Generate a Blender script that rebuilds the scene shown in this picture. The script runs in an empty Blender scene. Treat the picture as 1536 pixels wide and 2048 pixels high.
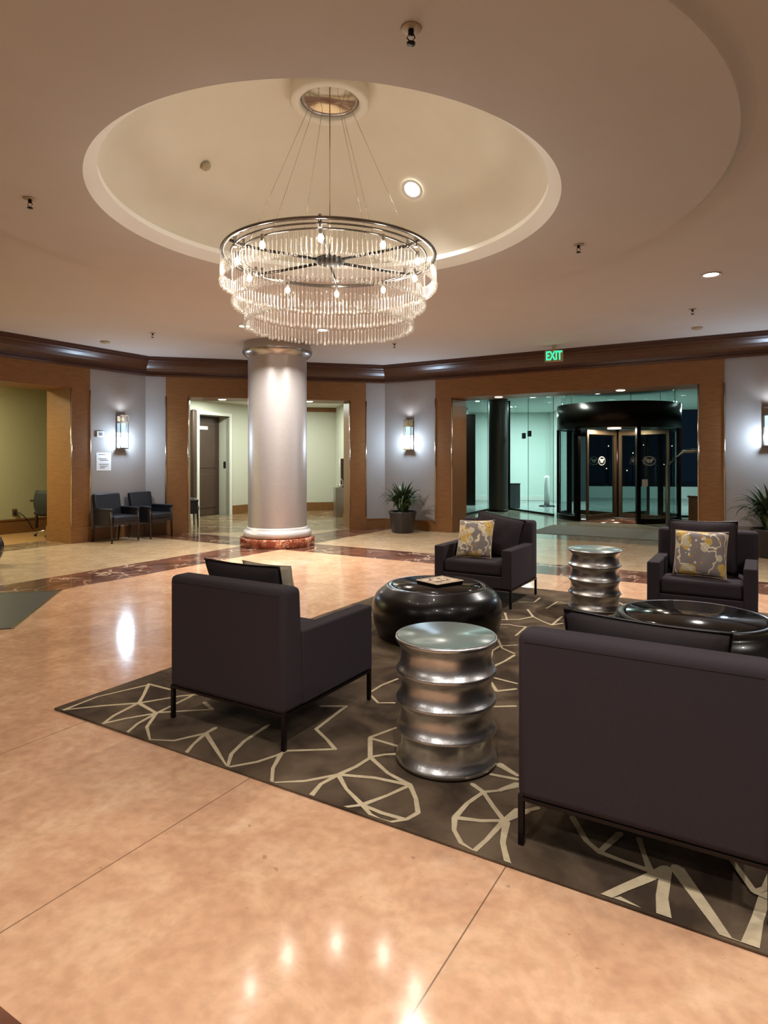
EXPO = 0.06
import bpy, bmesh, math, random
from mathutils import Vector, Matrix
random.seed(7)
C = bpy.context.scene.collection
PI = math.pi
F, HY, CX, H = 1260.0, 921.0, 768.0, 1.45
R31 = math.radians(-31); R14 = math.radians(14)
U = Vector((math.cos(R31), math.sin(R31))); V = Vector((-math.sin(R31), math.cos(R31)))
W = Vector((math.cos(R14), math.sin(R14))); WN = Vector((-math.sin(R14), math.cos(R14)))

def AB(a, b, z=0.0):
    p = U*a + V*b
    return Vector((p.x, p.y, z))
def toab(p): return (p[0]*U.x+p[1]*U.y, p[0]*V.x+p[1]*V.y)
def P(px, py, z=0.0):                 # where a sight line of the photograph meets height z
    d = F*(H-z)/(py-HY)
    return Vector(((px-CX)/F*d, d, z))

# ---------------------------------------------------------------- materials
def s2l(c):
    return c/12.92 if c <= .04045 else ((c+.055)/1.055)**2.4
def rgb(r, g, b): return (s2l(r/255), s2l(g/255), s2l(b/255), 1)
def newmat(name):
    m = bpy.data.materials.new(name); m.use_nodes = True
    return m, m.node_tree.nodes, m.node_tree.links, m.node_tree.nodes['Principled BSDF']
def mat(name, col, rough=.5, metal=0, var=0, scale=20, bump=0, bscale=200, spec=.5, stretch=None, coat=0, aniso=None):
    m, n, l, p = newmat(name)
    p.inputs['Base Color'].default_value = col
    p.inputs['Roughness'].default_value = rough
    p.inputs['Metallic'].default_value = metal
    p.inputs['Specular IOR Level'].default_value = spec
    p.inputs['Coat Weight'].default_value = coat
    tc = n.new('ShaderNodeTexCoord'); src = tc.outputs['Object']
    if stretch:
        mp = n.new('ShaderNodeMapping'); mp.inputs['Scale'].default_value = stretch
        l.new(src, mp.inputs['Vector']); src = mp.outputs['Vector']
    if var:
        t = n.new('ShaderNodeTexNoise'); t.inputs['Scale'].default_value = scale; t.inputs['Detail'].default_value = 4
        l.new(src, t.inputs['Vector'])
        r = n.new('ShaderNodeValToRGB')
        r.color_ramp.elements[0].position = .3; r.color_ramp.elements[1].position = .7
        r.color_ramp.elements[0].color = [c*(1-var) for c in col[:3]]+[1]
        r.color_ramp.elements[1].color = [min(1, c*(1+var)) for c in col[:3]]+[1]
        l.new(t.outputs['Fac'], r.inputs['Fac']); l.new(r.outputs['Color'], p.inputs['Base Color'])
    if bump:
        t2 = n.new('ShaderNodeTexNoise'); t2.inputs['Scale'].default_value = bscale; t2.inputs['Detail'].default_value = 3
        l.new(src, t2.inputs['Vector'])
        b = n.new('ShaderNodeBump'); b.inputs['Strength'].default_value = bump; b.inputs['Distance'].default_value = .004
        l.new(t2.outputs['Fac'], b.inputs['Height']); l.new(b.outputs['Normal'], p.inputs['Normal'])
    return m
def emis(name, col, s):
    m, n, l, p = newmat(name)
    p.inputs['Base Color'].default_value = (0, 0, 0, 1)
    p.inputs['Emission Color'].default_value = col; p.inputs['Emission Strength'].default_value = s
    return m
def glassmat(name, tint, refl=.9, rough=.0, base=.06):
    m, n, l, p = newmat(name); n.remove(p)
    out = n['Material Output']
    tr = n.new('ShaderNodeBsdfTransparent'); tr.inputs['Color'].default_value = tint
    gl = n.new('ShaderNodeBsdfGlossy'); gl.inputs['Roughness'].default_value = rough; gl.inputs['Color'].default_value = (refl, refl, refl, 1)
    lw = n.new('ShaderNodeLayerWeight'); lw.inputs['Blend'].default_value = .5
    pw = math_node(n, l, 'POWER', lw.outputs['Facing'], 4.0); pw = math_node(n, l, 'MULTIPLY', pw, .55); fac = math_node(n, l, 'ADD', pw, base)
    mx = n.new('ShaderNodeMixShader')
    l.new(fac, mx.inputs['Fac']); l.new(tr.outputs['BSDF'], mx.inputs[1]); l.new(gl.outputs['BSDF'], mx.inputs[2])
    l.new(mx.outputs['Shader'], out.inputs['Surface'])
    return m
def math_node(n, l, op, a, b=None):
    k = n.new('ShaderNodeMath'); k.operation = op
    for i, x in enumerate((a, b)):
        if x is None: continue
        if isinstance(x, (int, float)): k.inputs[i].default_value = x
        else: l.new(x, k.inputs[i])
    return k.outputs[0]
def marble(name, c1, c2, c3, rough=.13, fleck=True, joint=True, scale=1.0):
    m, n, l, p = newmat(name)
    tc = n.new('ShaderNodeTexCoord'); src = tc.outputs['Object']
    t = n.new('ShaderNodeTexNoise'); t.inputs['Scale'].default_value = 3.6*scale; t.inputs['Detail'].default_value = 9; t.inputs['Roughness'].default_value = .62
    t.inputs['Distortion'].default_value = .6
    l.new(src, t.inputs['Vector'])
    r = n.new('ShaderNodeValToRGB'); e = r.color_ramp.elements
    e[0].position = .3; e[0].color = c1; e[1].position = .7; e[1].color = c3
    k = e.new(.5); k.color = c2
    l.new(t.outputs['Fac'], r.inputs['Fac']); col = r.outputs['Color']
    t3 = n.new('ShaderNodeTexNoise'); t3.inputs['Scale'].default_value = 19*scale; t3.inputs['Detail'].default_value = 7
    l.new(src, t3.inputs['Vector'])
    r3 = n.new('ShaderNodeValToRGB'); r3.color_ramp.elements[0].position = .35; r3.color_ramp.elements[0].color = (.80, .76, .72, 1)
    r3.color_ramp.elements[1].position = .6; r3.color_ramp.elements[1].color = (1.05, 1.04, 1.02, 1)
    l.new(t3.outputs['Fac'], r3.inputs['Fac'])
    mx = n.new('ShaderNodeMix'); mx.data_type = 'RGBA'; mx.blend_type = 'MULTIPLY'; mx.inputs[0].default_value = .55
    l.new(col, mx.inputs[6]); l.new(r3.outputs['Color'], mx.inputs[7]); col = mx.outputs[2]
    if fleck:
        t4 = n.new('ShaderNodeTexNoise'); t4.inputs['Scale'].default_value = 26*scale; t4.inputs['Detail'].default_value = 2
        l.new(src, t4.inputs['Vector'])
        f1 = math_node(n, l, 'GREATER_THAN', t4.outputs['Fac'], .725)
        t5 = n.new('ShaderNodeTexNoise'); t5.inputs['Scale'].default_value = 3*scale; l.new(src, t5.inputs['Vector'])
        f2 = math_node(n, l, 'GREATER_THAN', t5.outputs['Fac'], .52)
        f = math_node(n, l, 'MULTIPLY', f1, f2); f = math_node(n, l, 'MULTIPLY', f, .4)
        mf = n.new('ShaderNodeMix'); mf.data_type = 'RGBA'; mf.inputs[7].default_value = (.16, .08, .04, 1)
        l.new(f, mf.inputs[0]); l.new(col, mf.inputs[6]); col = mf.outputs[2]
    if joint:
        sx = n.new('ShaderNodeSeparateXYZ'); l.new(src, sx.inputs[0])
        x = math_node(n, l, 'ADD', sx.outputs[0], .788+1.22*20)
        x = math_node(n, l, 'DIVIDE', x, 1.22); x = math_node(n, l, 'FRACT', x)
        x = math_node(n, l, 'LESS_THAN', x, .0038); x = math_node(n, l, 'MULTIPLY', x, .8)
        mj = n.new('ShaderNodeMix'); mj.data_type = 'RGBA'; mj.inputs[7].default_value = (.09, .05, .03, 1)
        l.new(x, mj.inputs[0]); l.new(col, mj.inputs[6]); col = mj.outputs[2]
    l.new(col, p.inputs['Base Color'])
    rr = n.new('ShaderNodeMapRange'); rr.inputs[3].default_value = rough*.8; rr.inputs[4].default_value = rough*1.3
    l.new(t3.outputs['Fac'], rr.inputs[0]); l.new(rr.outputs[0], p.inputs['Roughness'])
    p.inputs['Specular IOR Level'].default_value = .36
    return m
def vein_marble(name, c1, c2, vein, rough=.12, scale=1.0, joint=False):
    m, n, l, p = newmat(name)
    tc = n.new('ShaderNodeTexCoord'); src = tc.outputs['Object']
    t = n.new('ShaderNodeTexNoise'); t.inputs['Scale'].default_value = 2.2*scale; t.inputs['Detail'].default_value = 7; t.inputs['Distortion'].default_value = .8
    l.new(src, t.inputs['Vector'])
    r = n.new('ShaderNodeValToRGB'); r.color_ramp.elements[0].position = .35; r.color_ramp.elements[0].color = c1
    r.color_ramp.elements[1].position = .65; r.color_ramp.elements[1].color = c2
    l.new(t.outputs['Fac'], r.inputs['Fac'])
    mp = n.new('ShaderNodeMix'); mp.data_type = 'RGBA'; mp.blend_type = 'ADD'; mp.inputs[0].default_value = .5
    l.new(src, mp.inputs[6]); l.new(t.outputs['Color'], mp.inputs[7])
    v = n.new('ShaderNodeTexVoronoi'); v.feature = 'DISTANCE_TO_EDGE'; v.inputs['Scale'].default_value = 2.6*scale
    l.new(mp.outputs[2], v.inputs['Vector'])
    r2 = n.new('ShaderNodeValToRGB'); r2.color_ramp.elements[0].position = 0; r2.color_ramp.elements[0].color = (1, 1, 1, 1)
    r2.color_ramp.elements[1].position = .05; r2.color_ramp.elements[1].color = (0, 0, 0, 1)
    l.new(v.outputs['Distance'], r2.inputs['Fac'])
    t2 = n.new('ShaderNodeTexNoise'); t2.inputs['Scale'].default_value = 2.0*scale; l.new(src, t2.inputs['Vector'])
    g = n.new('ShaderNodeMapRange'); g.inputs[1].default_value = .42; g.inputs[2].default_value = .62; l.new(t2.outputs['Fac'], g.inputs[0])
    f = math_node(n, l, 'MULTIPLY', r2.outputs['Color'], g.outputs[0])
    mx = n.new('ShaderNodeMix'); mx.data_type = 'RGBA'; mx.inputs[7].default_value = vein
    l.new(f, mx.inputs[0]); l.new(r.outputs['Color'], mx.inputs[6])
    l.new(mx.outputs[2], p.inputs['Base Color']); p.inputs['Roughness'].default_value = rough; p.inputs['Specular IOR Level'].default_value = .6
    return m

M = {}
M['ceil'] = mat('ceiling_plaster', rgb(200, 194, 190), .9, var=.015, scale=3)
M['dome'] = mat('dome_plaster', rgb(214, 208, 192), .9, var=.02, scale=3)
M['lip'] = mat('coffer_lip_plaster', rgb(228, 226, 220), .85)
M['wall'] = mat('grey_wallcovering', rgb(150, 144, 140), .7, var=.04, scale=60, bump=.15, bscale=300)
M['hallwall'] = mat('hall_wallcovering', rgb(190, 190, 176), .7, var=.03, scale=60)
M['roomwall'] = mat('side_room_wall_paint', rgb(172, 170, 132), .8, var=.03, scale=20)
M['wood'] = mat('golden_wood_panel', rgb(128, 88, 50), .42, var=.14, scale=6, stretch=(1, 1, 9), spec=.35)
M['woodd'] = mat('dark_wood_cornice', rgb(74, 42, 25), .3, var=.16, scale=9, stretch=(1, 1, 5), spec=.5)
M['base'] = mat('wood_baseboard', rgb(122, 84, 46), .35, var=.12, scale=8, stretch=(1, 1, 5))
M['cove'] = mat('brightened_cove_edge', rgb(250, 248, 242), .8)  # extra white puts the chandelier-lit line of the step into the colour
M['ringm'] = mat('brushed_ring_metal', rgb(120, 112, 106), .25, 1)
M['bead'] = mat('polished_metal_bead', rgb(205, 190, 170), .18, 1)
M['chrome'] = mat('chrome', rgb(220, 218, 214), .12, 1)
M['satin'] = mat('satin_steel', rgb(170, 165, 160), .3, 1)
M['peach'] = marble('peach_marble', rgb(196, 152, 120), rgb(212, 168, 134), rgb(226, 188, 154), .105)
M['cream'] = marble('cream_marble', rgb(180, 154, 122), rgb(196, 170, 136), rgb(208, 184, 150), .13, fleck=False)
M['red'] = vein_marble('red_marble', rgb(84, 54, 43), rgb(124, 82, 64), rgb(220, 190, 166), .12)
M['redd'] = vein_marble('red_plinth_marble', rgb(98, 44, 28), rgb(142, 72, 48), rgb(222, 180, 150), .12, 2.2)
M['brownfl'] = vein_marble('brown_hall_marble', rgb(110, 90, 66), rgb(150, 126, 96), rgb(225, 205, 175), .12, 1.4)
M['greyfl'] = marble('grey_entry_stone', rgb(132, 126, 110), rgb(148, 142, 126), rgb(164, 158, 142), .14, fleck=False, joint=False)
M['outfl'] = marble('vestibule_floor', rgb(120, 128, 126), rgb(135, 144, 142), rgb(150, 158, 156), .2, fleck=False, joint=False)
M['column'] = mat('silver_column_paint', rgb(182, 176, 174), .38, .6, var=.03, scale=20, bump=.2, bscale=120)
M['colring'] = mat('column_ring_metal', rgb(176, 172, 168), .25, .8)
M['fabric'] = mat('charcoal_fabric', rgb(55, 48, 53), .92, var=.12, scale=380, bump=.5, bscale=700, spec=.2)
M['cushd'] = mat('charcoal_cushion_fabric', rgb(44, 38, 40), .85, var=.1, scale=300, bump=.3, bscale=500, spec=.25)
M['black'] = mat('black_metal', rgb(26, 22, 22), .35, .6)
M['blackpl'] = mat('black_plastic', rgb(28, 28, 28), .5)
M['lacquer'] = mat('black_lacquer', rgb(9, 8, 8), .28, 0, spec=.28, coat=.2, var=.1, scale=5)
M['lactop'] = mat('black_lacquer_top', rgb(12, 11, 11), .12, 0, spec=.35, coat=.3, bump=.1, bscale=14)
M['silver'] = mat('silver_leaf', rgb(196, 196, 196), .32, 1, var=.14, scale=7, bump=.18, bscale=60)
M['glasstop'] = mat('frosted_glass_top', rgb(112, 128, 124), .28, 0, spec=.7, var=.05, scale=5)
M['leather'] = mat('navy_black_leather', rgb(26, 26, 33), .45, spec=.4, var=.1, scale=8)
M['darkwood'] = mat('dark_wood_legs', rgb(44, 28, 20), .4)
M['doorwood'] = mat('dark_door_wood', rgb(70, 52, 42), .45, var=.1, scale=8, stretch=(1, 1, .2))
M['white'] = mat('white_paint', rgb(215, 215, 208), .5)
M['paper'] = mat('white_paper', rgb(225, 225, 222), .7)
M['ink'] = mat('grey_print', rgb(110, 110, 115), .7)
M['leaf'] = mat('green_leaf', rgb(62, 78, 50), .4, var=.3, scale=12, spec=.4)
M['soil'] = mat('potting_soil', rgb(40, 30, 22), .9)
M['pot'] = mat('dark_planter', rgb(40, 36, 36), .4, var=.1, scale=5)
M['matgrey'] = mat('grey_entry_mat', rgb(92, 88, 76), .8, var=.1, scale=80)
M['slate'] = mat('dark_slate_inset', rgb(58, 58, 54), .45, var=.08, scale=6)
M['bronze'] = mat('dark_bronze_metal', rgb(38, 30, 26), .3, .8)
M['dkcol'] = mat('dark_pillar_cladding', rgb(70, 64, 56), .4, .3)
M['glass'] = glassmat('storefront_glass', (.88, .96, .95, 1), base=.04)
M['creamf'] = mat('cream_cushion_fabric', rgb(170, 160, 140), .85, var=.12, scale=25)
M['bronzel'] = mat('lit_wing_bronze', rgb(112, 98, 80), .35, .7)  # lighter copy of the bronze, lamplight on the wings painted in
M['hubm'] = mat('dark_hub_metal', rgb(40, 34, 30), .6, .3)
M['glassd'] = glassmat('door_glass', (.55, .64, .63, 1))
M['vwall'] = mat('vestibule_wall_paint', rgb(205, 215, 208), .7)
M['outdark'] = mat('dark_outdoor_wall', rgb(30, 40, 44), .8)
M['decal'] = mat('white_decal', rgb(235, 235, 225), .6)
M['lampwarm'] = emis('lamp_warm', (1, .86, .68, 1), 18)
M['lampdown'] = emis('downlight_face', (1, .9, .78, 1), 26)
M['lampcool'] = emis('lamp_cool', (.65, 1, .95, 1), 20)
M['lamppink'] = emis('lamp_soffit', (1, .8, .6, 1), 5)
M['sconceb'] = emis('sconce_bright_glass', (.66, .84, 1, 1), 22)
M['sconcet'] = emis('sconce_dim_glass', (.55, .78, 1, 1), 1.3)
M['exitg'] = emis('exit_green', (.02, .9, .28, 1), 2.2)
M['exitbox'] = mat('exit_sign_housing', rgb(168, 150, 122), .5)
M['mirror'] = mat('mirror_disc', rgb(215, 205, 190), .06, 1)
M['tile'] = mat('cream_print', rgb(214, 190, 160), .5)
M['brown'] = mat('dark_print', rgb(60, 42, 34), .5)
def crystal():
    m, n, l, p = newmat('crystal'); n.remove(p); out = n['Material Output']
    d = n.new('ShaderNodeBsdfDiffuse'); d.inputs['Color'].default_value = (.8, .76, .7, 1)
    t = n.new('ShaderNodeBsdfTranslucent'); t.inputs['Color'].default_value = (.8, .76, .7, 1)
    g = n.new('ShaderNodeBsdfGlossy'); g.inputs['Roughness'].default_value = .15; g.inputs['Color'].default_value = (1, .97, .93, 1)
    tr = n.new('ShaderNodeBsdfTransparent')
    a = n.new('ShaderNodeMixShader'); a.inputs[0].default_value = .5; l.new(d.outputs[0], a.inputs[1]); l.new(t.outputs[0], a.inputs[2])
    b = n.new('ShaderNodeMixShader'); b.inputs[0].default_value = .5; l.new(a.outputs[0], b.inputs[1]); l.new(g.outputs[0], b.inputs[2])
    c = n.new('ShaderNodeMixShader'); c.inputs[0].default_value = .42; l.new(b.outputs[0], c.inputs[1]); l.new(tr.outputs[0], c.inputs[2])
    l.new(c.outputs[0], out.inputs['Surface'])
    return m
M['crystal'] = crystal()
def floral(name, seed):
    m, n, l, p = newmat(name)
    tc = n.new('ShaderNodeTexCoord')
    mp = n.new('ShaderNodeMapping'); mp.inputs['Location'].default_value = (seed, seed*.7, 0); l.new(tc.outputs['Object'], mp.inputs['Vector'])
    nz = n.new('ShaderNodeTexNoise'); nz.inputs['Scale'].default_value = 14; nz.inputs['Detail'].default_value = 3; l.new(mp.outputs[0], nz.inputs['Vector'])
    def warp(k):
        mx = n.new('ShaderNodeMix'); mx.data_type = 'RGBA'; mx.blend_type = 'ADD'; mx.inputs[0].default_value = k
        l.new(mp.outputs[0], mx.inputs[6]); l.new(nz.outputs['Color'], mx.inputs[7]); return mx.outputs[2]
    def blob(vec, sc, th):
        v = n.new('ShaderNodeTexVoronoi'); v.inputs['Scale'].default_value = sc; l.new(vec, v.inputs['Vector'])
        return v, math_node(n, l, 'LESS_THAN', v.outputs['Distance'], th)
    def over(base, f, c):
        mx = n.new('ShaderNodeMix'); mx.data_type = 'RGBA'; l.new(f, mx.inputs[0])
        if isinstance(base, tuple): mx.inputs[6].default_value = base
        else: l.new(base, mx.inputs[6])
        mx.inputs[7].default_value = c
        return mx.outputs[2]
    w1 = warp(.12); w2 = warp(.05)
    v, f = blob(w1, 5.8, .45); col = over(rgb(136, 128, 126), f, rgb(204, 172, 96))
    v2, f2 = blob(w2, 10, .36); col = over(col, f2, rgb(206, 196, 172))
    sn = n.new('ShaderNodeTexWave'); sn.wave_type = 'RINGS'; sn.inputs['Scale'].default_value = 9; sn.inputs['Distortion'].default_value = 9; sn.inputs['Detail'].default_value = 2
    l.new(mp.outputs[0], sn.inputs['Vector'])
    f3 = math_node(n, l, 'GREATER_THAN', sn.outputs['Fac'], .93); col = over(col, f3, rgb(225, 214, 190))
    v4, f4 = blob(w1, 19, .17); col = over(col, f4, rgb(190, 140, 52))
    l.new(col, p.inputs['Base Color']); p.inputs['Roughness'].default_value = .75; p.inputs['Specular IOR Level'].default_value = .25
    return m
M['floral1'] = floral('floral_fabric_a', 1.3); M['floral2'] = floral('floral_fabric_b', 4.1); M['floral3'] = floral('floral_fabric_c', 7.7)
def rugmat():
    m, n, l, p = newmat('rug_brown_pile')
    tc = n.new('ShaderNodeTexCoord')
    t = n.new('ShaderNodeTexNoise'); t.inputs['Scale'].default_value = 3.2; t.inputs['Detail'].default_value = 6; t.inputs['Distortion'].default_value = .5; l.new(tc.outputs['Object'], t.inputs['Vector'])
    r = n.new('ShaderNodeValToRGB'); r.color_ramp.elements[0].position = .36; r.color_ramp.elements[0].color = rgb(64, 52, 42)
    r.color_ramp.elements[1].position = .66; r.color_ramp.elements[1].color = rgb(108, 92, 74)
    l.new(t.outputs['Fac'], r.inputs['Fac']); l.new(r.outputs['Color'], p.inputs['Base Color'])
    t2 = n.new('ShaderNodeTexNoise'); t2.inputs['Scale'].default_value = 260; l.new(tc.outputs['Object'], t2.inputs['Vector'])
    b = n.new('ShaderNodeBump'); b.inputs['Strength'].default_value = .6; b.inputs['Distance'].default_value = .005
    l.new(t2.outputs['Fac'], b.inputs['Height']); l.new(b.outputs['Normal'], p.inputs['Normal'])
    p.inputs['Roughness'].default_value = .95; p.inputs['Specular IOR Level'].default_value = .1
    return m
M['rug'] = rugmat()
M['rugline'] = mat('rug_cream_pile', rgb(188, 172, 142), .95, var=.1, scale=30, spec=.1)

# ---------------------------------------------------------------- mesh helpers
class MB:
    def __init__(s): s.bm = bmesh.new(); s.mi = 0
    def face(s, pts, mi=None):
        f = s.bm.faces.new([s.bm.verts.new(p) for p in pts]); f.material_index = s.mi if mi is None else mi; return f
    def box(s, x0, x1, y0, y1, z0, z1, r=0, seg=2, mt=None, mi=0):
        vs = [s.bm.verts.new(p) for p in [(x0,y0,z0),(x1,y0,z0),(x1,y1,z0),(x0,y1,z0),(x0,y0,z1),(x1,y0,z1),(x1,y1,z1),(x0,y1,z1)]]
        fs = [s.bm.faces.new([vs[i] for i in q]) for q in [(0,3,2,1),(4,5,6,7),(0,1,5,4),(1,2,6,5),(2,3,7,6),(3,0,4,7)]]
        for f in fs: f.material_index = mi
        geo = vs
        if r:
            es = list({e for f in fs for e in f.edges})
            q = bmesh.ops.bevel(s.bm, geom=es, offset=r, segments=seg, profile=.5, affect='EDGES')
            geo = list({v for f in q['faces'] for v in f.verts} | {v for v in vs if v.is_valid})
            for f in q['faces']: f.material_index = mi; f.smooth = True
        if mt is not None: bmesh.ops.transform(s.bm, matrix=mt, verts=[v for v in geo if v.is_valid])
        return geo
    def obox(s, o, ax, ay, x0, x1, y0, y1, z0, z1, mi=0):
        def q(x, y, z):
            p = Vector((o[0], o[1])) + Vector(ax)*x + Vector(ay)*y; return (p.x, p.y, z)
        vs = [s.bm.verts.new(q(*p)) for p in [(x0,y0,z0),(x1,y0,z0),(x1,y1,z0),(x0,y1,z0),(x0,y0,z1),(x1,y0,z1),(x1,y1,z1),(x0,y1,z1)]]
        for k in [(0,3,2,1),(4,5,6,7),(0,1,5,4),(1,2,6,5),(2,3,7,6),(3,0,4,7)]:
            f = s.bm.faces.new([vs[i] for i in k]); f.material_index = mi
    def lathe(s, prof, seg=48, c=(0, 0, 0), mi=0, a0=0, a1=None, smooth=True, closed=False):
        full = a1 is None
        n = seg if full else seg+1
        rings = []
        for r, z in prof:
            if r < 1e-6: rings.append([s.bm.verts.new((c[0], c[1], c[2]+z))]); continue
            rings.append([s.bm.verts.new((c[0]+r*math.cos(t), c[1]+r*math.sin(t), c[2]+z)) for t in [(2*PI*i/seg if full else a0+(a1-a0)*i/seg) for i in range(n)]])
        m = seg
        pairs = list(zip(rings, rings[1:])) + ([(rings[-1], rings[0])] if closed else [])
        for A, B in pairs:
            for i in range(m):
                j = (i+1) % n if full else i+1
                try:
                    if len(A) == 1 and len(B) == 1: continue
                    if len(A) == 1: f = s.bm.faces.new((A[0], B[i], B[j])[::-1])
                    elif len(B) == 1: f = s.bm.faces.new((A[i], A[j], B[0]))
                    else: f = s.bm.faces.new((A[i], A[j], B[j], B[i]))
                    f.smooth = smooth; f.material_index = mi
                except ValueError: pass
    def tube(s, pts, r, seg=8, mi=0, cap=True, rs=None):
        pts = [Vector(p) for p in pts]; rings = []
        for i, p in enumerate(pts):
            d = (pts[min(i+1, len(pts)-1)] - pts[max(i-1, 0)]).normalized()
            up = Vector((0, 0, 1)) if abs(d.z) < .95 else Vector((1, 0, 0))
            x = d.cross(up).normalized(); y = x.cross(d).normalized(); rr = rs[i] if rs else r
            rings.append([s.bm.verts.new(p + (x*math.cos(t)+y*math.sin(t))*rr) for t in [2*PI*k/seg for k in range(seg)]])
        for A, B in zip(rings, rings[1:]):
            for k in range(seg):
                f = s.bm.faces.new((A[k], A[(k+1) % seg], B[(k+1) % seg], B[k])); f.smooth = True; f.material_index = mi
        if cap:
            for R_, rev in ((rings[0], 0), (rings[-1], 1)):
                f = s.bm.faces.new(R_[::-1] if not rev else R_); f.material_index = mi
    def sphere(s, c, r, seg=12, sc=(1, 1, 1), mi=0):
        q = bmesh.ops.create_uvsphere(s.bm, u_segments=seg, v_segments=max(6, seg//2), radius=r, matrix=Matrix.Translation(c) @ Matrix.Diagonal((*sc, 1)))
        for v in q['verts']:
            for f in v.link_faces: f.smooth = True; f.material_index = mi
    def build(s, name, m, parent=None, loc=None, rz=0, fix=True):
        if fix: bmesh.ops.recalc_face_normals(s.bm, faces=s.bm.faces[:])
        me = bpy.data.meshes.new(name); s.bm.to_mesh(me); s.bm.free()
        for k in (m if isinstance(m, (list, tuple)) else [m]): me.materials.append(k)
        o = bpy.data.objects.new(name, me); C.objects.link(o)
        if parent is not None: o.parent = parent
        if loc is not None: o.location = loc
        if rz: o.rotation_euler.z = rz
        return o
def tag(o, label, cat, group=None):
    o['label'] = label; o['category'] = cat
    if group: o['group'] = group
    elif 'group' in o: del o['group']
    return o
def thing(name, label, cat, loc=(0, 0, 0), rz=0, group=None):
    o = bpy.data.objects.new(name, None); C.objects.link(o); o.location = loc; o.rotation_euler.z = rz; o.empty_display_size = .1
    return tag(o, label, cat, group)
def struct(o):
    o['kind'] = 'structure'; return o
def copy_tree(o, parent=None):
    c = o.copy(); C.objects.link(c)
    if parent is not None: c.parent = parent
    for ch in list(o.children): copy_tree(ch, c)
    return c
def dup(o, loc, rz, label, group=None):
    c = copy_tree(o); c.location = loc; c.rotation_euler.z = rz; tag(c, label, o['category'], group); return c
def text_mesh(body, size, name, m, parent, loc, rot, extrude=.001, sx=1):
    cu = bpy.data.curves.new('txt', 'FONT'); cu.body = body; cu.size = size; cu.align_x = 'CENTER'; cu.align_y = 'CENTER'; cu.extrude = extrude
    cu.offset = size*.02
    t = bpy.data.objects.new('txt', cu); C.objects.link(t)
    bpy.context.view_layer.update()
    me = bpy.data.meshes.new_from_object(t.evaluated_get(bpy.context.evaluated_depsgraph_get()))
    bpy.data.objects.remove(t)
    o = bpy.data.objects.new(name, me); C.objects.link(o); me.materials.clear(); me.materials.append(m)
    o.parent = parent; o.location = loc; o.rotation_euler = rot; o.scale = (sx, 1, 1)
    return o
def light(name, kind, loc, energy, col, size=.1, rot=None, spread=None, spot=None, blend=.5):
    d = bpy.data.lights.new(name, kind); d.energy = energy; d.color = col
    if kind == 'AREA':
        d.shape = 'DISK'; d.size = size
        if spread: d.spread = spread
    else: d.shadow_soft_size = size
    if kind == 'SPOT': d.spot_size = spot; d.spot_blend = blend
    o = bpy.data.objects.new(name, d); C.objects.link(o); o.location = loc
    if rot: o.rotation_euler = rot
    return o
# ---------------------------------------------------------------- the octagonal room
ZC, ZO = 3.41, 3.46           # dropped ceiling disc, outer ceiling
K2 = Vector((.02, 13.5)); K1 = K2 - W*4.83
LA, LB = 7.62, 4.83
corn = [K1, K2]
dirs = [14, -31, -76, -121, -166, 149, 104, 59]
pts = [K1.copy()]; cur = K1.copy()
for i, d in enumerate(dirs):
    L = LB if i % 2 == 0 else LA
    cur = cur + Vector((math.cos(math.radians(d)), math.sin(math.radians(d))))*L; pts.append(cur.copy())
OCT = pts[:8]
CC = Vector((-.43, 5.0))      # centre of the coffer and the chandelier

# floor: local x runs along the entrance wall, local y away from the camera
mb = MB()
als = [-11.2, -7.57, -6.73, .30, 1.14, 5]; bls = [-4, .07, .91, 7.94, 8.78, 12.5]
for i in range(5):
    for j in range(5):
        band = i in (1, 3) or j in (1, 3)
        k = 1 if band else (0 if (i == 2 and j == 2) else 2)
        mb.face([(als[i], bls[j], 0), (als[i+1], bls[j], 0), (als[i+1], bls[j+1], 0), (als[i], bls[j+1], 0)], k)
bmesh.ops.remove_doubles(mb.bm, verts=mb.bm.verts[:], dist=1e-5)
oc = sum(OCT, Vector((0, 0)))/8
for i in range(8):
    p, q = OCT[i], OCT[(i+1) % 8]; t = (q-p).normalized(); nn = Vector((t.y, -t.x))
    if (oc-p).dot(nn) > 0: nn = -nn
    pa = toab(p); na = toab(nn)
    bmesh.ops.bisect_plane(mb.bm, geom=mb.bm.verts[:]+mb.bm.edges[:]+mb.bm.faces[:], plane_co=(pa[0], pa[1], 0), plane_no=(na[0], na[1], 0), clear_outer=True)
fl = mb.build('floor', [M['peach'], M['red'], M['cream']], rz=R31, fix=False); struct(fl)
for pl in fl.data.polygons:
    if pl.normal.z < 0: pl.flip()

# ceiling: outer flat part, small step up around the big disc, disc, coffer lip, dome
def ray_oct(c, ang):
    d = Vector((math.cos(ang), math.sin(ang))); best = 1e9
    for i in range(8):
        p, q = OCT[i], OCT[(i+1) % 8]; e = q-p; den = d.x*e.y-d.y*e.x
        if abs(den) < 1e-9: continue
        t = ((p.x-c.x)*e.y-(p.y-c.y)*e.x)/den; s_ = ((p.x-c.x)*d.y-(p.y-c.y)*d.x)/den
        if t > 0 and -1e-6 <= s_ <= 1+1e-6: best = min(best, t)
    return c + d*best
angs = sorted([2*PI*i/144 for i in range(144)] + [math.atan2(p.y-CC.y, p.x-CC.x) % (2*PI) for p in OCT])
mb = MB(); bm = mb.bm
RD = 2.85
prof = [(RD+.07, ZO), (RD+.02, ZO-.012), (RD, ZC+.014), (RD-.012, ZC), (1.77, ZC)]
rings = [[bm.verts.new((*ray_oct(CC, a), ZO)) for a in angs]]
for r, z in prof: rings.append([bm.verts.new((CC.x+r*math.cos(a), CC.y+r*math.sin(a), z)) for a in angs])
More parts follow.
